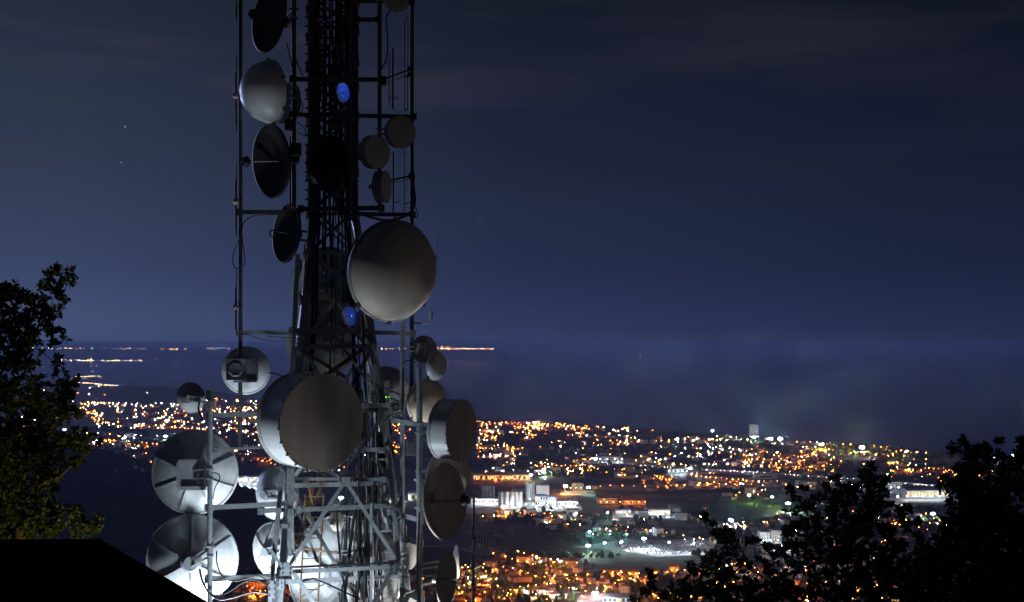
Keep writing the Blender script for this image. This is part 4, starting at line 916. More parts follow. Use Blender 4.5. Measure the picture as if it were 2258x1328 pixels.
for k, px in enumerate((1138, 1147)): silo(('left', 'right')[k] + ' silo of the darker pair right of front bank', px, 1087, 1117, 5.6, 10)
for k, px in enumerate((1165, 1174)): silo(('left', 'right')[k] + ' tallest silo joined to the blue topped block', px, 1069, 1108, 5.6, 30)
building('factory_block', 'tall white windowless block with blue top beside tallest silos', 1183, 1211, 1069, 1106, 22, 'wall3', trim='bluetrim', door=False)
building('factory_hall', 'low white hall with blue fascia in front of tall block', 1180, 1208, 1093, 1116, 18, 'wall3', trim='bluetrim', cols=5, rows=2, lit=.2)
building('factory_hall', 'white hall with blue edge right of the blue fascia hall', 1209, 1227, 1096, 1117, 18, 'wall3', trim='bluetrim', cols=4, rows=2, lit=.4, winlit='pane')
building('factory_hall', 'long pale low hall behind the silos with metal roof', 1130, 1162, 1078, 1092, 30, 'wall3', 'metal_sheet', rise=3)
building('factory_hall', 'low bright hall between silos and white floodlights', 1040, 1098, 1101, 1112, 16, 'wall3', 'metal_sheet', cols=8, rows=1, lit=.0)
building('factory_hall', 'low white annex at the right end of the plant', 1230, 1270, 1106, 1117, 14, 'wall3', cols=6, rows=1, lit=.3)
building('warehouse', 'very long grey warehouse with orange lit front', 1043, 1170, 1047, 1060, 60, 'wall1', 'metal_sheet', rise=4, cols=24, rows=1, lit=.75)
building('tower_block', 'white high rise tower block alone on the skyline', 1654, 1672, 937, 963, 22, 'wall3', cols=6, rows=13, lit=.06)
b = gp(1488, 998); t = thing('chimney', 'tall thin brick chimney standing in the dark plain', 'chimney', b); hh = 21 * b.y / F
MB().lathe([(2.2, 0), (1.5, hh), (1.2, hh)], 16).build('shaft', M['brick'], t); MB().lathe([(1.5, hh - 1), (1.75, hh - .9), (1.75, hh + .2), (1.2, hh + .2)], 16).build('rim', M['concrete'], t)
building('block_of_flats', 'pink lit four storey block between two coloured floodlights', 1261, 1287, 1066, 1080, 16, 'wall1', cols=6, rows=4, lit=.1)
building('factory', 'orange lit factory with long sloping roof in mid plain', 1318, 1362, 1099, 1111, 40, 'wall1', 'tile', rise=5, cols=8, rows=2, lit=.2)
building('factory', 'orange lit factory wing right of the long sloping roof', 1372, 1424, 1104, 1113, 50, 'wall2', 'tile', rise=5, cols=9, rows=1, lit=.3)
building('filling_station', 'white pillared canopy above the small white floodlights', 1358, 1392, 1124, 1133, 18, 'wall3', trim='bluetrim', cols=6, rows=1, lit=.9)
building('shop_hall', 'white lit shop hall with bright front in mid plain', 1425, 1478, 1124, 1137, 24, 'wall3', 'metal_sheet', rise=2, cols=9, rows=1, lit=.8)
building('office', 'dim reddish office behind the white shop hall', 1476, 1494, 1115, 1126, 14, 'wall2', cols=4, rows=2, lit=.0)
building('depot', 'low blue white depot with glazed front far right', 1318, 1372, 1007, 1015, 40, 'wall3', cols=12, rows=1, lit=.3, trim='bluetrim')
building('depot', 'small depot under a white floodlight near motorway', 1474, 1512, 1034, 1043, 22, 'wall3', cols=8, rows=1, lit=.4)
building('warehouse', 'dim pale warehouse between the motorway and orange street', 1665, 1714, 1047, 1056, 30, 'metal_sheet', 'flatroof', cols=1, rows=1, lit=0)
building('office', 'white office block with dark window rows behind tree', 1940, 1989, 1064, 1080, 26, 'wall3', cols=10, rows=3, lit=.05)
building('office', 'white office block left of the middle tree crown', 1760, 1800, 1063, 1071, 26, 'wall3', cols=8, rows=2, lit=.1)
building('depot', 'blazing white depot between the two right hand trees', 2000, 2092, 1082, 1098, 40, 'wall3', 'metal_sheet', rise=3, cols=12, rows=1, lit=.9)
building('apartment_block', 'grey eight storey apartment slab behind the leaves', 1676, 1698, 1174, 1199, 18, 'wall3', cols=6, rows=8, lit=.03)
building('apartment_block', 'orange topped apartment slab right of the grey slab', 1700, 1724, 1170, 1199, 16, 'wall1', cols=6, rows=8, lit=.05)
building('house', 'tall blue lit house by the scrapyard floodlights', 1308, 1326, 1164, 1182, 14, 'wall3', cols=3, rows=3, lit=.2)
building('house', 'low blue lit outbuilding beside the tall blue house', 1292, 1308, 1174, 1184, 10, 'wall3', cols=3, rows=1, lit=.2)
building('warehouse', 'long low shed right of the tall blue house', 1330, 1380, 1178, 1184, 16, 'metal_sheet', 'metal_sheet', rise=2, cols=8, rows=1, lit=0)
building('terrace', 'long ochre terrace lit orange in the town', 1330, 1368, 1262, 1273, 12, 'wall2', 'tile', rise=2.5, cols=10, rows=2, lit=.05)
building('terrace', 'long pale terrace right of the ochre terrace', 1370, 1408, 1262, 1274, 12, 'wall1', 'tile', rise=2.5, cols=9, rows=2, lit=.05)
building('villa', 'pale villa on the orange street, right of terraces', 1477, 1498, 1250, 1266, 12, 'wall1', 'tile', rise=2.5, cols=5, rows=3, lit=.05)
building('greenhouse', 'pale blue lit greenhouse on the far left plain', 222, 302, 955, 960, 50, 'metal_sheet', 'metal_sheet', rise=3, cols=9, rows=1, lit=.0)
building('greenhouse', 'brighter greenhouse beside the twin bluish floodlights', 345, 400, 955, 961, 60, 'metal_sheet', 'metal_sheet', rise=3, cols=6, rows=1, lit=0)
building('factory', 'orange lit long factory left of the front drum dish', 520, 600, 1008, 1018, 40, 'wall2', 'tile', rise=3, cols=14, rows=1, lit=.3)
building('factory', 'white lit industrial hall left of the tower leg', 515, 570, 1052, 1064, 30, 'wall3', 'metal_sheet', rise=2, cols=9, rows=1, lit=.6)
building('shop_hall', 'small white hall under the left dish boom', 513, 528, 1069, 1077, 14, 'wall3', cols=4, rows=1, lit=.7)
building('shop_hall', 'low white hall at the yard on the bottom edge', 1330, 1410, 1318, 1330, 26, 'wall3', 'metal_sheet', rise=2, cols=8, rows=1, lit=.2)
building('terrace', 'large ochre block lit orange at the bottom left', 545, 590, 1284, 1310, 14, 'wall2', 'tile', rise=3, cols=6, rows=3, lit=.05)
building('warehouse', 'dim blue roofed hall seen through the lower tower', 660, 735, 1036, 1052, 50, 'metal_sheet', 'metal_sheet', rise=4, cols=6, rows=1, lit=.3)
building('warehouse', 'grey hall with orange lamps left of the plant', 900, 990, 1090, 1104, 40, 'wall1', 'metal_sheet', rise=3, cols=12, rows=1, lit=.5)

# extra lamps, added to wash the fronts of the lit buildings
WASH = [(1045, 1120, 1114, 4, 'B'), (1120, 1215, 1121, 6, 'B'), (1215, 1280, 1119, 4, 'B'), (1130, 1270, 1126, 4, 'B'), (1160, 1215, 1110, 3, 'B'), (1240, 1300, 1084, 5, 'w'), (1045, 1170, 1064, 9, 'o'), (1318, 1430, 1116, 8, 'o'), (1355, 1400, 1138, 2, 'B'), (1425, 1485, 1141, 3, 'B'), (1315, 1380, 1019, 4, 'B'), (1470, 1520, 1047, 5, 'b'), (1990, 2100, 1103, 6, 'B'), (1940, 1990, 1084, 3, 'b'), (1330, 1410, 1279, 6, 'o'),
        (1475, 1500, 1270, 2, 'o'), (520, 600, 1022, 6, 'r'), (515, 575, 1067, 4, 'B'), (545, 590, 1318, 4, 'o'), (1654, 1674, 968, 7, 'B'), (222, 400, 966, 5, 'b'), (560, 600, 928, 8, 'w'), (1676, 1724, 1204, 3, 'b'), (1290, 1400, 1189, 3, 'c'), (1700, 1740, 1215, 4, 'B'), (1500, 1560, 1202, 3, 'b')]
for x0, x1, y, n, c in WASH:
    for k in range(n):
        px = x0 + (x1 - x0) * (k + .5) / n; h = 8.0; p = gp(px, y); t = copy_tree(PROTO[c]) if c in PROTO else lamp_proto(c)
        PROTO.setdefault(c, t); t.location = (p.x, p.y, ground_h(p.x, p.y)); t.rotation_euler = (0, 0, PI)
        t['label'] = '%s yard lamp added to light a building front %s' % (CL[c], where(p.x, p.y)); t['group'] = '%s added yard lamps %s' % (CL[c], where(p.x, p.y)); t['category'] = 'yard lamp'; t.name = 'added_yard_lamp'

# ------------------------------------------------------------------ vehicles
CARP = []
for k, colr in enumerate(((.7, .7, .7), (.08, .09, .11), (.45, .47, .5), (.35, .06, .05), (.08, .14, .32))):
    m = mat('car_paint_%s' % ('white', 'black', 'silver', 'red', 'blue')[k], colr, .35, .2, .05)
    mb = MB(); mb.add([(x, y, z) for z, ww in ((.3, .85), (.85, .88)) for x, y in ((-ww, -2.1), (ww, -2.1), (ww, 2.1), (-ww, 2.1))], [(3, 2, 1, 0), (4, 5, 6, 7), (0, 1, 5, 4), (1, 2, 6, 5), (2, 3, 7, 6), (3, 0, 4, 7)])
    mb.add([(-.8, -1.0, .85), (.8, -1.0, .85), (.8, 1.7, .85), (-.8, 1.7, .85), (-.65, -.3, 1.45), (.65, -.3, 1.45), (.65, 1.2, 1.45), (-.65, 1.2, 1.45)], [(4, 5, 6, 7), (0, 1, 5, 4), (1, 2, 6, 5), (2, 3, 7, 6), (3, 0, 4, 7)], 1)
    for sx in (-.8, .8):
        for yy in (-1.3, 1.3): mb.lathe([(0, -.1), (.32, -.1), (.32, .1), (0, .1)], 10, 2, Matrix.Translation((sx, yy, .32)) @ Matrix.Rotation(PI / 2, 4, 'Y'))
    o = mb.build('parked_car', [m, M['pane'], M['black']]); CARP.append((o, ('white', 'black', 'silver', 'red', 'blue')[k])); tag(o, 'x', 'car')
sp = [(1350, 1198), (1560, 1192), (1570, 1220), (1450, 1225), (1365, 1211)]
n = 0
for r in range(40):
    for c_ in range(60):
        x = 150 + c_ * 4.4 + rc.uniform(-.8, .8); y = 1730 + r * 7.0 + rc.uniform(-.7, .7)
        px, py = topix(x, y)
        if in_poly(px, py, sp) and rc.random() < .62 and n < 290:
            o, cn = rc.choice(CARP); t = o.copy(); COL.objects.link(t); t.location = (x, y, .15); t.rotation_euler = (0, 0, rc.choice((0, PI, .4)) + rc.uniform(-.15, .15)); n += 1
            t['label'] = '%s car parked in the floodlit scrapyard' % cn; t['group'] = '%s cars in the scrapyard' % cn
# motorway with cars
mw = [(1400, 1026), (1480, 1031), (1700, 1044), (1900, 1058), (2090, 1074), (2258, 1090)]
MP = [gp(x, y, 6.0) for x, y in mw]
mb = MB(); vs = []; fs = []
for i, p in enumerate(MP):
    d = MP[min(i + 1, len(MP) - 1)] - MP[max(i - 1, 0)]; d.z = 0; d.normalize(); s = V(-d.y, d.x, 0) * 11
    for q, z in ((p - s, 0), (p - s, 6.0), (p + s, 6.0), (p + s, 0)): vs.append(V(q.x, q.y, z))
    for q in (-1, 1): pass
for i in range(len(MP) - 1):
    for k in range(3): fs.append((4 * i + k, 4 * i + k + 1, 4 * i + k + 5, 4 * i + k + 4))
mb.add(vs, fs); M['road_pale'] = mat('pale_motorway', (.22, .21, .21), .8, 0, .2, .05); tag(mb.build('motorway', M['road_pale']), kind='structure')
for sgn in (-1, 1):
    mb = MB()
    for a, b in zip(MP, MP[1:]):
        d = (b - a).normalized(); s = V(-d.y, d.x, 0) * (10.6 * sgn); mb.beam(a + s + V(0, 0, .5), b + s + V(0, 0, .5), .25, .9)
    tag(mb.build('guard_rail', M['steel']), ('guard rail on the near side', '', 'guard rail on the far side')[sgn + 1] + ' of the motorway', 'guard rail')
M['headlight'] = emis('headlight', (1.0, .80, .70), 900); M['taillight'] = emis('taillight', (1.0, .06, .03), 60)
acc = 0; nc = 0
for a, b in zip(MP, MP[1:]):
    d = (b - a); L_ = d.length; d = d / L_; s = V(-d.y, d.x, 0)
    while acc < L_:
        p = a + d * acc + s * (-3.5 - 3.0 * (nc % 2)); o, cn = CARP[nc % 5]; t = o.copy(); t.name = 'motorway_car'; COL.objects.link(t); t.location = (p.x, p.y, 6.0); t.rotation_euler = (0, 0, math.atan2(d.y, d.x) - PI / 2)
        for sx in (-.6, .6):
            mb = MB(); mb.box((sx, -2.16, .62), (.5, .22, .36))
            if nc < 5: h_ = mb.build('headlight', M['headlight'], t)
            else: h_ = bpy.data.objects.new('headlight', bpy.data.meshes.get('headlight' if sx < 0 else 'headlight.001')); COL.objects.link(h_); h_.parent = t
        t['label'] = '%s car with headlights on along the motorway' % cn; t['group'] = '%s cars along the motorway' % cn; nc += 1
        acc += rc.uniform(6.5, 11)
    acc -= L_
for o, _ in CARP: bpy.data.objects.remove(o)

# ------------------------------------------------------------------ trees on the plain
M['leaf_far'] = mat('far_foliage', (.045, .07, .025), .9, 0, .45, .5, spec=.1); M['bark'] = mat('bark', (.09, .065, .045), .95)
def crown(rr, R, hc, n, leaf):
    mb = MB(); lumps = [(V(rr.uniform(-.5, .5) * R, rr.uniform(-.5, .5) * R, hc + rr.uniform(-.45, .5) * R * 1.1), R * rr.uniform(.45, .7)) for _ in range(7)]
    for k in range(n):
        c, r = rr.choice(lumps); v = V(rr.gauss(0, 1), rr.gauss(0, 1), rr.gauss(0, 1)).normalized(); p = c + v * r * rr.uniform(.7, 1.05)
        a = V(rr.gauss(0, 1), rr.gauss(0, 1), rr.gauss(0, 1)).cross(v).normalized(); b = v.cross(a); s = leaf * rr.uniform(.6, 1.3); b = (b + v * rr.uniform(-.5, .5)).normalized()
        mb.add([p - a * s, p - b * s * .6, p + a * s, p + b * s * .6], [(0, 1, 2, 3)])
    return mb
TPROT = []
for k in range(5):
    rr = random.Random(50 + k); R = (3.2, 4.2, 3.6, 2.2, 5.0)[k]; hc = (5, 6, 5.5, 7.5, 7.5)[k]
    t = thing('tree', 'x', 'tree'); crown(rr, R, hc, 420, .75).build('crown', M['leaf_far'], t)
    mb = MB(); mb.tube([(0, 0, -.5), (.1, 0, hc * .6), (0, .1, hc)], [.35, .22, .1], 6)
    for a in (0, 2, 4): mb.tube([(.1, 0, hc * .6), (R * .5 * math.cos(a), R * .5 * math.sin(a), hc * 1.05)], [.14, .05], 5)
    mb.build('trunk', M['bark'], t); TPROT.append(t)
nt_ = 0; woods = MB(); ICO = None
def lump(mb, x, y, g, r, hz, rr):
    n = 7; vs = [V(x, y, g + hz * rr.uniform(.95, 1.1))]
    for ring, (q, z) in enumerate(((.6, .82), (1.0, .45), (.75, .05))):
        for k in range(n):
            a = 2 * PI * (k + .5 * ring) / n; rr_ = r * q * rr.uniform(.75, 1.25); vs.append(V(x + rr_ * math.cos(a), y + rr_ * math.sin(a), g + hz * z * rr.uniform(.85, 1.15)))
    fs = [(0, 1 + k, 1 + (k + 1) % n) for k in range(n)]
    for q in range(2):
        b = 1 + q * n
        for k in range(n): fs.append((b + k, b + n + k, b + n + (k + 1) % n, b + (k + 1) % n))
    mb.add(vs, fs)
spots = []
for h in [q for l in LAMPS if l[1] < 2400 for q in (l, l)[:1 + (rc.random() < .4)]]: 
    a = rc.uniform(0, 6.28); spots.append((h[0] + rc.uniform(10, 30) * math.cos(a), h[1] + rc.uniform(10, 30) * math.sin(a)))
for _ in range(60):  # hedgerows and copses in the dark fields
    px, py = rc.uniform(1050, 2100), rc.uniform(1120, 1240); p = gp(px, py); a = rc.uniform(-.5, .5)
    for k in range(rc.randint(4, 14)): spots.append((p.x + k * 7 * math.cos(a) + rc.uniform(-4, 4), p.y + k * 7 * math.sin(a) + rc.uniform(-4, 4)))
rc.shuffle(spots)
kinds_ = ('bushy round', 'broad spreading', 'loose rounded', 'slim upright', 'tall broad')
for (x, y) in spots:
    if spur(x, y) or in_yard(x, y) or y < 1300: continue
    if nt_ < 280 and y < 2300:
        if not free(x, y, 2.5): continue
        k = rc.randrange(5); placed.append((x, y, 2.5)); t = copy_tree(TPROT[k]); nt_ += 1; s = rc.uniform(.6, 1.05); t.scale = (s, s, s); t.location = (x, y, ground_h(x, y)); t.rotation_euler = (0, 0, rc.uniform(0, 6.28))
        t['label'] = '%s dark tree growing %s' % (kinds_[k], where(x, y)); t['group'] = '%s trees %s' % (kinds_[k], where(x, y))
    else: lump(woods, x, y, ground_h(x, y), rc.uniform(3, 6), rc.uniform(6, 12), rc)
for t in TPROT:
    for c in list(t.children): bpy.data.objects.remove(c)
    bpy.data.objects.remove(t)
for _ in range(260):   # far tree belts
    px, py = rc.uniform(-50, 2300), rc.choice((rc.uniform(935, 1000), rc.uniform(960, 1060)))
    if py < lerp_tab(COAST, px) + 6: continue
    p = gp(px, py); a = rc.uniform(-.3, .3)
    for k in range(rc.randint(5, 26)):
        x, y = p.x + k * 9 * math.cos(a) + rc.uniform(-8, 8), p.y + k * 9 * math.sin(a) + rc.uniform(-14, 14)
        if not spur(x, y) and not in_yard(x, y): lump(woods, x, y, ground_h(x, y), rc.uniform(4, 8), rc.uniform(7, 14), rc)
tag(woods.build('distant_woods', M['leaf_far']), 'dark belts of trees between the lights of the plain', 'woods', kind='stuff')
hf = MB()
n = 0
while n < 5200:
    px = rc.uniform(-60, 900); Y = rc.uniform(1450, 2700); x = (px - 1129) / F * Y; g = ground_h(x, Y)
    if g < 3: n += .15; continue
    lump(hf, x, Y, g - 1, rc.uniform(4, 8), rc.uniform(7, 13), rc); n += 1
tag(hf.build('hillside_forest', M['leaf_far']), 'dense dark forest covering the spur left of the tower', 'forest', kind='stuff')

# ------------------------------------------------------------------ far shores and ships
M['far_land'] = mat('far_land', (.05, .055, .05), .95)
def shore(name, pts, Y, hts, thick):
    n = len(pts); mb = MB(); vs = []
    for (px), hh in zip(pts, hts):
        x = (px - 1129) / F * Y; vs += [V(x, Y, -3), V(x, Y + thick * .4, hh), V(x, Y + thick, -3)]
    fs = []
    for i in range(n - 1): fs += [(3 * i, 3 * i + 3, 3 * i + 4, 3 * i + 1), (3 * i + 1, 3 * i + 4, 3 * i + 5, 3 * i + 2)]
    fs += [(0, 1, 2), (3 * n - 3, 3 * n - 1, 3 * n - 2)]
    mb.add(vs, fs); tag(mb.build(name, M['far_land']), kind='structure')
shore('far_shore', [-400, 0, 150, 300, 420, 600, 800, 900, 1000, 1060, 1095, 1130], 22600, [270, 262, 255, 248, 236, 232, 240, 262, 258, 240, 222, 0], 1500)
shore('harbour_land', [-300, 0, 120, 200, 260, 300, 314], 21500, [20, 15, 12, 8, 8, 6, 4], 900)
shore('pier', [140, 180, 224], 11000, [4, 4, 4], 40)
FX = {k: emis('shore_' + k, tuple(c_ ** .6 for c_ in v.node_tree.nodes['Emission'].inputs['Color'].default_value[:3]), 60, False) for k, v in EM.items()}
FX2 = {k: emis('harbour_' + k, tuple(v.node_tree.nodes['Emission'].inputs['Color'].default_value)[:3], 100, False) for k, v in EM.items()}
mb = MB(); ks = list(FX.keys())
def far_lamp(px, Y, z, r, c):
    x = (px - 1129) / F * Y; mb.add([(x + q[0] * r, Y + q[1] * r, z + q[2] * r) for q in OCT], OCF, ks.index(c) + (0 if Y > 21900 else len(ks)))
for _ in range(75): far_lamp(820 + 268 * rc.random() ** .9, 22550, rc.uniform(202, 218), rc.uniform(3.5, 7.5), rc.choice('oooow'))
for _ in range(12): far_lamp(rc.uniform(960, 1000), 22900, rc.uniform(222, 258), rc.uniform(3, 5), 'o')
for _ in range(44): far_lamp(rc.uniform(40, 330), 22550, rc.uniform(200, 222), rc.uniform(2.5, 6), rc.choice('ooww'))
for _ in range(22): far_lamp(rc.uniform(340, 640), 22550, rc.uniform(202, 212), rc.uniform(2, 4), rc.choice('wwo'))
for px in (378, 384, 390): far_lamp(px, 22500, 198, 8, 'o')
for _ in range(46): far_lamp(rc.uniform(120, 312), 21450, rc.uniform(6, 16), rc.uniform(2.2, 6), rc.choice('wwwob'))
far_lamp(201, 21440, 30, 11, 'r')
for k in range(17): far_lamp(150 + 72 * k / 16, 10990, 10, rc.uniform(1.0, 1.7), 'w')
for k in range(26): far_lamp(150 + 110 * k / 25 + rc.uniform(-2, 2), 9500 - k * 40, 9, rc.uniform(.8, 1.8), rc.choice('wwob'))
tag(mb.build('far_shore_lights', [FX[k] for k in ks] + [FX2[k] for k in ks]), 'strings of tiny lights on the far coast and harbour', 'shore lights', kind='stuff')
for k, (px, c) in enumerate(((1209, 'w'), (1256, 'w'), (1416, 'w'), (1777, 'o'), (2021, 'w'), (2220, 'w'))):
    Y = 30000; t = thing('ship', 'tiny lit ship on the sea horizon, %s from the left' % ('first', 'second', 'third', 'fourth', 'fifth', 'sixth')[k], 'ship', ((px - 1129) / F * Y, Y, -1.5), group='ships on the horizon')
    MB().add([(-60, -9, 0), (60, -9, 0), (60, 9, 0), (-60, 9, 0), (-68, -10, 12), (74, 0, 14), (66, 10, 12), (-68, 10, 12), (66, -10, 12)], [(0, 1, 8, 4), (1, 5, 8), (1, 2, 6, 5), (2, 3, 7, 6), (3, 0, 4, 7), (4, 8, 5, 6, 7)]).build('hull', M['dark'], t)
    MB().box((-45, 0, 20), (18, 16, 16)).build('deckhouse', M['wall3'], t)
    MB().add([(-45 + q[0] * 6, q[1] * 6, 34 + q[2] * 6) for q in OCT], OCF).build('lamp', FX2[c], t)
# ------------------------------------------------------------------ haze
if HAZE > 0:
    mb = MB(); mb.box((0, 0, 158), (126000, 126000, 334)); m = bpy.data.materials.new('haze_air'); m.use_nodes = True; nt = m.node_tree; nt.nodes.clear()
    pv = nt.nodes.new('ShaderNodeVolumePrincipled'); pv.inputs['Color'].default_value = (.45, .62, 1.0, 1); pv.inputs['Density'].default_value = HAZE; pv.inputs['Anisotropy'].default_value = .25
    om = nt.nodes.new('ShaderNodeOutputMaterial'); nt.links.new(pv.outputs[0], om.inputs['Volume'])
    tag(mb.build('haze', m), kind='stuff')
# ------------------------------------------------------------------ trees close to the camera
def leaf_mat(name, a, b):
    m = bpy.data.materials.new(name); m.use_nodes = True; nt = m.node_tree; N = nt.nodes; L = nt.links
    p = N['Principled BSDF']; p.inputs['Roughness'].default_value = .6; p.inputs['Specular IOR Level'].default_value = .25
    g = N.new('ShaderNodeNewGeometry'); r = N.new('ShaderNodeValToRGB'); L.new(g.outputs['Random Per Island'], r.inputs['Fac'])
    r.color_ramp.elements[0].color = a + (1,); r.color_ramp.elements[1].color = b + (1,); L.new(r.outputs['Color'], p.inputs['Base Color'])
    tr = N.new('ShaderNodeBsdfTranslucent'); L.new(r.outputs['Color'], tr.inputs['Color']); mx = N.new('ShaderNodeMixShader'); mx.inputs[0].default_value = .3
    L.new(p.outputs[0], mx.inputs[1]); L.new(tr.outputs[0], mx.inputs[2]); L.new(mx.outputs[0], N['Material Output'].inputs['Surface']); return m
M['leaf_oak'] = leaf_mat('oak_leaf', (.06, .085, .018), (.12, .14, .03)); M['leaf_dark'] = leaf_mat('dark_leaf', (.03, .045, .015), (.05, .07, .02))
def leafy_tree(name, label, clumps, Y, base, lm, lsize, seed, dens=40.0, cat='tree'):
    rr = random.Random(seed); b = at(base[0], base[1], Y); b.z = ground_h(b.x, b.y); t = thing(name, label, cat, b)
    s = Y / F; lv = MB(); br = MB(); tk = MB()
    top = max((at(c[0], c[1], Y) for c in clumps), key=lambda q: q.z); mean = sum((at(c[0], c[1], Y) for c in clumps), V(0, 0, 0)) / len(clumps)
    fork = b.lerp(mean, .55); fork.z = b.z + (mean.z - b.z) * .75
    tk.tube([q - b for q in (b - V(0, 0, .3), b.lerp(fork, .5) + V(.08, .05, 0), fork)], [.2, .15, .1], 9)
    C = []
    for (px, py, r) in clumps: C.append((at(px, py, Y + rr.uniform(-.7, .7)), r * s))
    done = [(fork, .09)]
    for c, r in sorted(C, key=lambda q: (q[0] - fork).length):
        p, pr = min(done, key=lambda q: (q[0] - c).length + .15 * (q[0] - fork).length)
        mid = p.lerp(c, .5) + V(rr.uniform(-.06, .06), rr.uniform(-.06, .06), -.05); q = max(.008, pr * .62)
        br.tube([p - b, mid - b, c - b], [pr * .8, (pr + q) * .45, q * .7], 6); done.append((c, q))
        n = max(4, int((r / s) ** 2 / dens))
        for k in range(n):
            v = V(rr.gauss(0, 1), rr.gauss(0, 1) * 1.1, rr.gauss(0, 1)).normalized(); e = c + v * r * (rr.random() ** .45) * 1.08
            dirv = (e - c).normalized() + V(rr.uniform(-.3, .3), rr.uniform(-.3, .3), rr.uniform(0, .4)); dirv.normalize()
            if k % 3 == 0: br.tube([c.lerp(e, .3) - b, e - b], [.006, .003], 4, cap=False)
            a0 = dirv.cross(V(rr.gauss(0, 1), rr.gauss(0, 1), rr.gauss(0, 1))).normalized(); b0 = dirv.cross(a0)
            for j in range(7):
                an = j * 2.4 + rr.uniform(-.4, .4); o = (a0 * math.cos(an) + b0 * math.sin(an)); ld = (dirv * rr.uniform(.15, 1.0) + o * rr.uniform(.5, 1.0)).normalized()
                L_ = lsize * rr.uniform(.65, 1.25); sd = ld.cross(V(rr.gauss(0, 1), rr.gauss(0, 1), rr.gauss(0, 1))).normalized(); nn = ld.cross(sd); w = L_ * rr.uniform(.20, .30); q0 = e - dirv * (.5 * lsize * j / 7)
                P = [q0, q0 + ld * L_ * .3 + sd * w * .8 + nn * w * .3, q0 + ld * L_ * .7 + sd * w + nn * w * .4, q0 + ld * L_, q0 + ld * L_ * .7 - sd * w + nn * w * .4, q0 + ld * L_ * .3 - sd * w * .8 + nn * w * .3]
                lv.add([x - b for x in P], [(0, 1, 2, 3), (0, 3, 4, 5)])
    lv.build('crown', lm, t); br.build('branch', M['bark'], t); tk.build('trunk', M['bark'], t)
    return t
leafy_tree('oak_tree', 'tall leafy oak at the left edge, leaves catching yellow light', [(118, 592, 14), (135, 603, 16), (165, 602, 13), (150, 625, 14), (102, 615, 14), (112, 645, 24), (140, 650, 14), (85, 672, 28), (45, 650, 18), (25, 640, 24), (0, 650, 30), (118, 690, 22), (55, 712, 50), (-10, 730, 60), (112, 725, 20), (20, 785, 45), (70, 760, 24), (130, 718, 10), (142, 742, 10), (120, 762, 14), (126, 800, 15), (60, 810, 24), (130, 832, 18), (136, 850, 20), (80, 862, 34), (20, 860, 55), (152, 868, 20), (170, 842, 10), (110, 905, 42), (30, 930, 70), (150, 915, 22), (178, 915, 9),
    (196, 952, 14), (208, 968, 12), (188, 985, 18), (160, 965, 25), (100, 985, 60), (10, 1010, 75), (170, 1015, 20), (90, 1065, 40), (20, 1090, 60), (118, 1050, 22), (112, 1072, 14), (60, 1130, 50), (120, 1120, 18), (140, 1135, 26), (105, 1160, 28), (175, 1155, 22), (200, 1158, 20), (217, 1150, 12), (165, 1128, 14), (-20, 1150, 60), (180, 1175, 18), (40, 1175, 40)], 20.6, (-40, 1500), M['leaf_oak'], .105, 3, 34)
leafy_tree('tree', 'black leafy tree filling the lower right corner', [(2125, 972, 10), (2128, 988, 13), (2096, 985, 11), (2108, 1002, 10), (2142, 1008, 20), (2152, 990, 9), (2178, 985, 12), (2168, 1000, 16), (2172, 1022, 20), (2208, 980, 10), (2203, 1000, 12), (2240, 1008, 14), (2256, 975, 12), (2250, 1000, 14), (2228, 1038, 26), (2195, 1045, 20), (2134, 1045, 28), (2104, 1036, 12), (2118, 1076, 26), (2088, 1064, 12), (2076, 1072, 7), (2150, 1098, 38), (2200, 1084, 34), (2245, 1080, 34), (2110, 1110, 20), (2140, 1150, 42), (2200, 1150, 52), (2250, 1170, 50), (2100, 1180, 38), (2092, 1140, 14), (2150, 1215, 55), (2220, 1240, 60), (2080, 1230, 42), (2060, 1280, 50), (2050, 1215, 18), (2140, 1300, 65), (2220, 1320, 65), (2040, 1320, 40)], 22.0, (2220, 1560), M['leaf_dark'], .115, 5, 26)
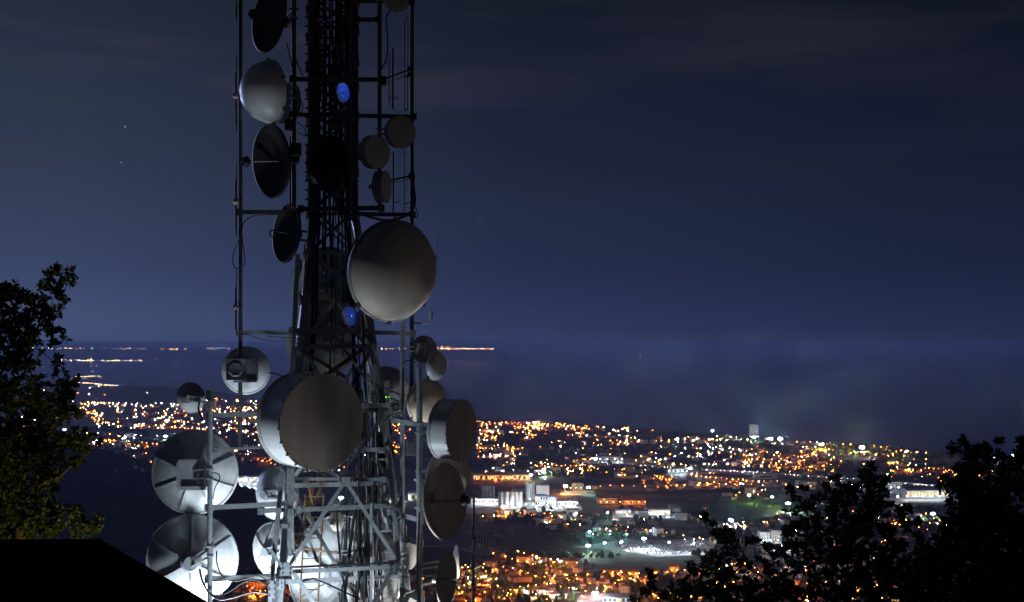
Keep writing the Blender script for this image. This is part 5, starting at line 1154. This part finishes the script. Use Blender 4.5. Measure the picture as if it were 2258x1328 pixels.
leafy_tree('tree', 'black leafy tree in the middle of the lower right branches', [(1920, 1028, 9), (1912, 1044, 14), (1935, 1058, 16), (1956, 1056, 8), (1905, 1066, 16), (1840, 1056, 10), (1850, 1074, 16), (1824, 1076, 9), (1832, 1088, 12), (1872, 1092, 22), (1888, 1078, 14), (1925, 1090, 24), (1950, 1085, 10), (1918, 1118, 30), (1958, 1106, 12), (1842, 1112, 28), (1796, 1098, 13), (1772, 1082, 9), (1742, 1078, 8), (1756, 1092, 10), (1782, 1122, 20), (1740, 1130, 12), (1890, 1142, 34), (1940, 1132, 18), (1808, 1155, 28), (1758, 1160, 20), (1738, 1175, 14), (1862, 1172, 36), (1918, 1172, 28), (1984, 1128, 9), (2000, 1124, 8), (1982, 1145, 12), (1996, 1160, 12), (1950, 1172, 20), (2016, 1150, 8), (1975, 1200, 22), (2020, 1185, 14), (1805, 1205, 36), (1870, 1220, 38), (1930, 1225, 36), (1750, 1200, 18), (1770, 1245, 28), (1722, 1215, 12), (1830, 1265, 42), (1900, 1275, 44), (1968, 1265, 38), (2020, 1240, 30), (2000, 1305, 42), (1870, 1318, 40), (1930, 1325, 36), (1800, 1310, 32)], 19.5, (1890, 1560), M['leaf_dark'], .098, 7, 32)
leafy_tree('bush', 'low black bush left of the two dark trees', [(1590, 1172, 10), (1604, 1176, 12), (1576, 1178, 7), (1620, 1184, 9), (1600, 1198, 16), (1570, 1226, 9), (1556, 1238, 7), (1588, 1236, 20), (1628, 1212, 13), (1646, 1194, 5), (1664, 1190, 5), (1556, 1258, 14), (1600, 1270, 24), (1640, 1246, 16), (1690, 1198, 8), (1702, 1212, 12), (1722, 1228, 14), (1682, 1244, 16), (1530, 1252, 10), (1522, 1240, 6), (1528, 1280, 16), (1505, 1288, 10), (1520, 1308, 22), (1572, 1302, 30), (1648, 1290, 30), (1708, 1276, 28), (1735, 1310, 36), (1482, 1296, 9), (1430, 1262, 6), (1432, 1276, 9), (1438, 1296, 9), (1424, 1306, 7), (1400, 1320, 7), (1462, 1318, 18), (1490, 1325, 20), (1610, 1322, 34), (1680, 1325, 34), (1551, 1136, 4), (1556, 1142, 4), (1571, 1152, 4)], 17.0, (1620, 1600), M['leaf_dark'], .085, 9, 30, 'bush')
# assumed, unseen warm lamp behind the hut, added to light the oak leaves
lp = at(300, 1440, 19.6); t = thing('assumed_wall_lamp', 'assumed warm wall lamp, unseen on the far side of the hut', 'lamp', lp)
M['bulb'] = emis('warm_bulb', (1.0, .75, .35), 10)
MB().lathe([(0, .09), (.06, .05), (.07, 0), (.05, -.06), (0, -.08)], 12).build('bulb', M['bulb'], t); MB().tube([(0, 0, .1), (0, -.5, .25), (0, -1.1, .2)], .02, 6).build('arm', M['dark'], t)
spot('assumed_wall_lamp_beam', lp + V(-.1, .1, .1), at(60, 900, 20.6), TREE_LAMP_W, (1.0, .82, .36), 110, .5, .08)
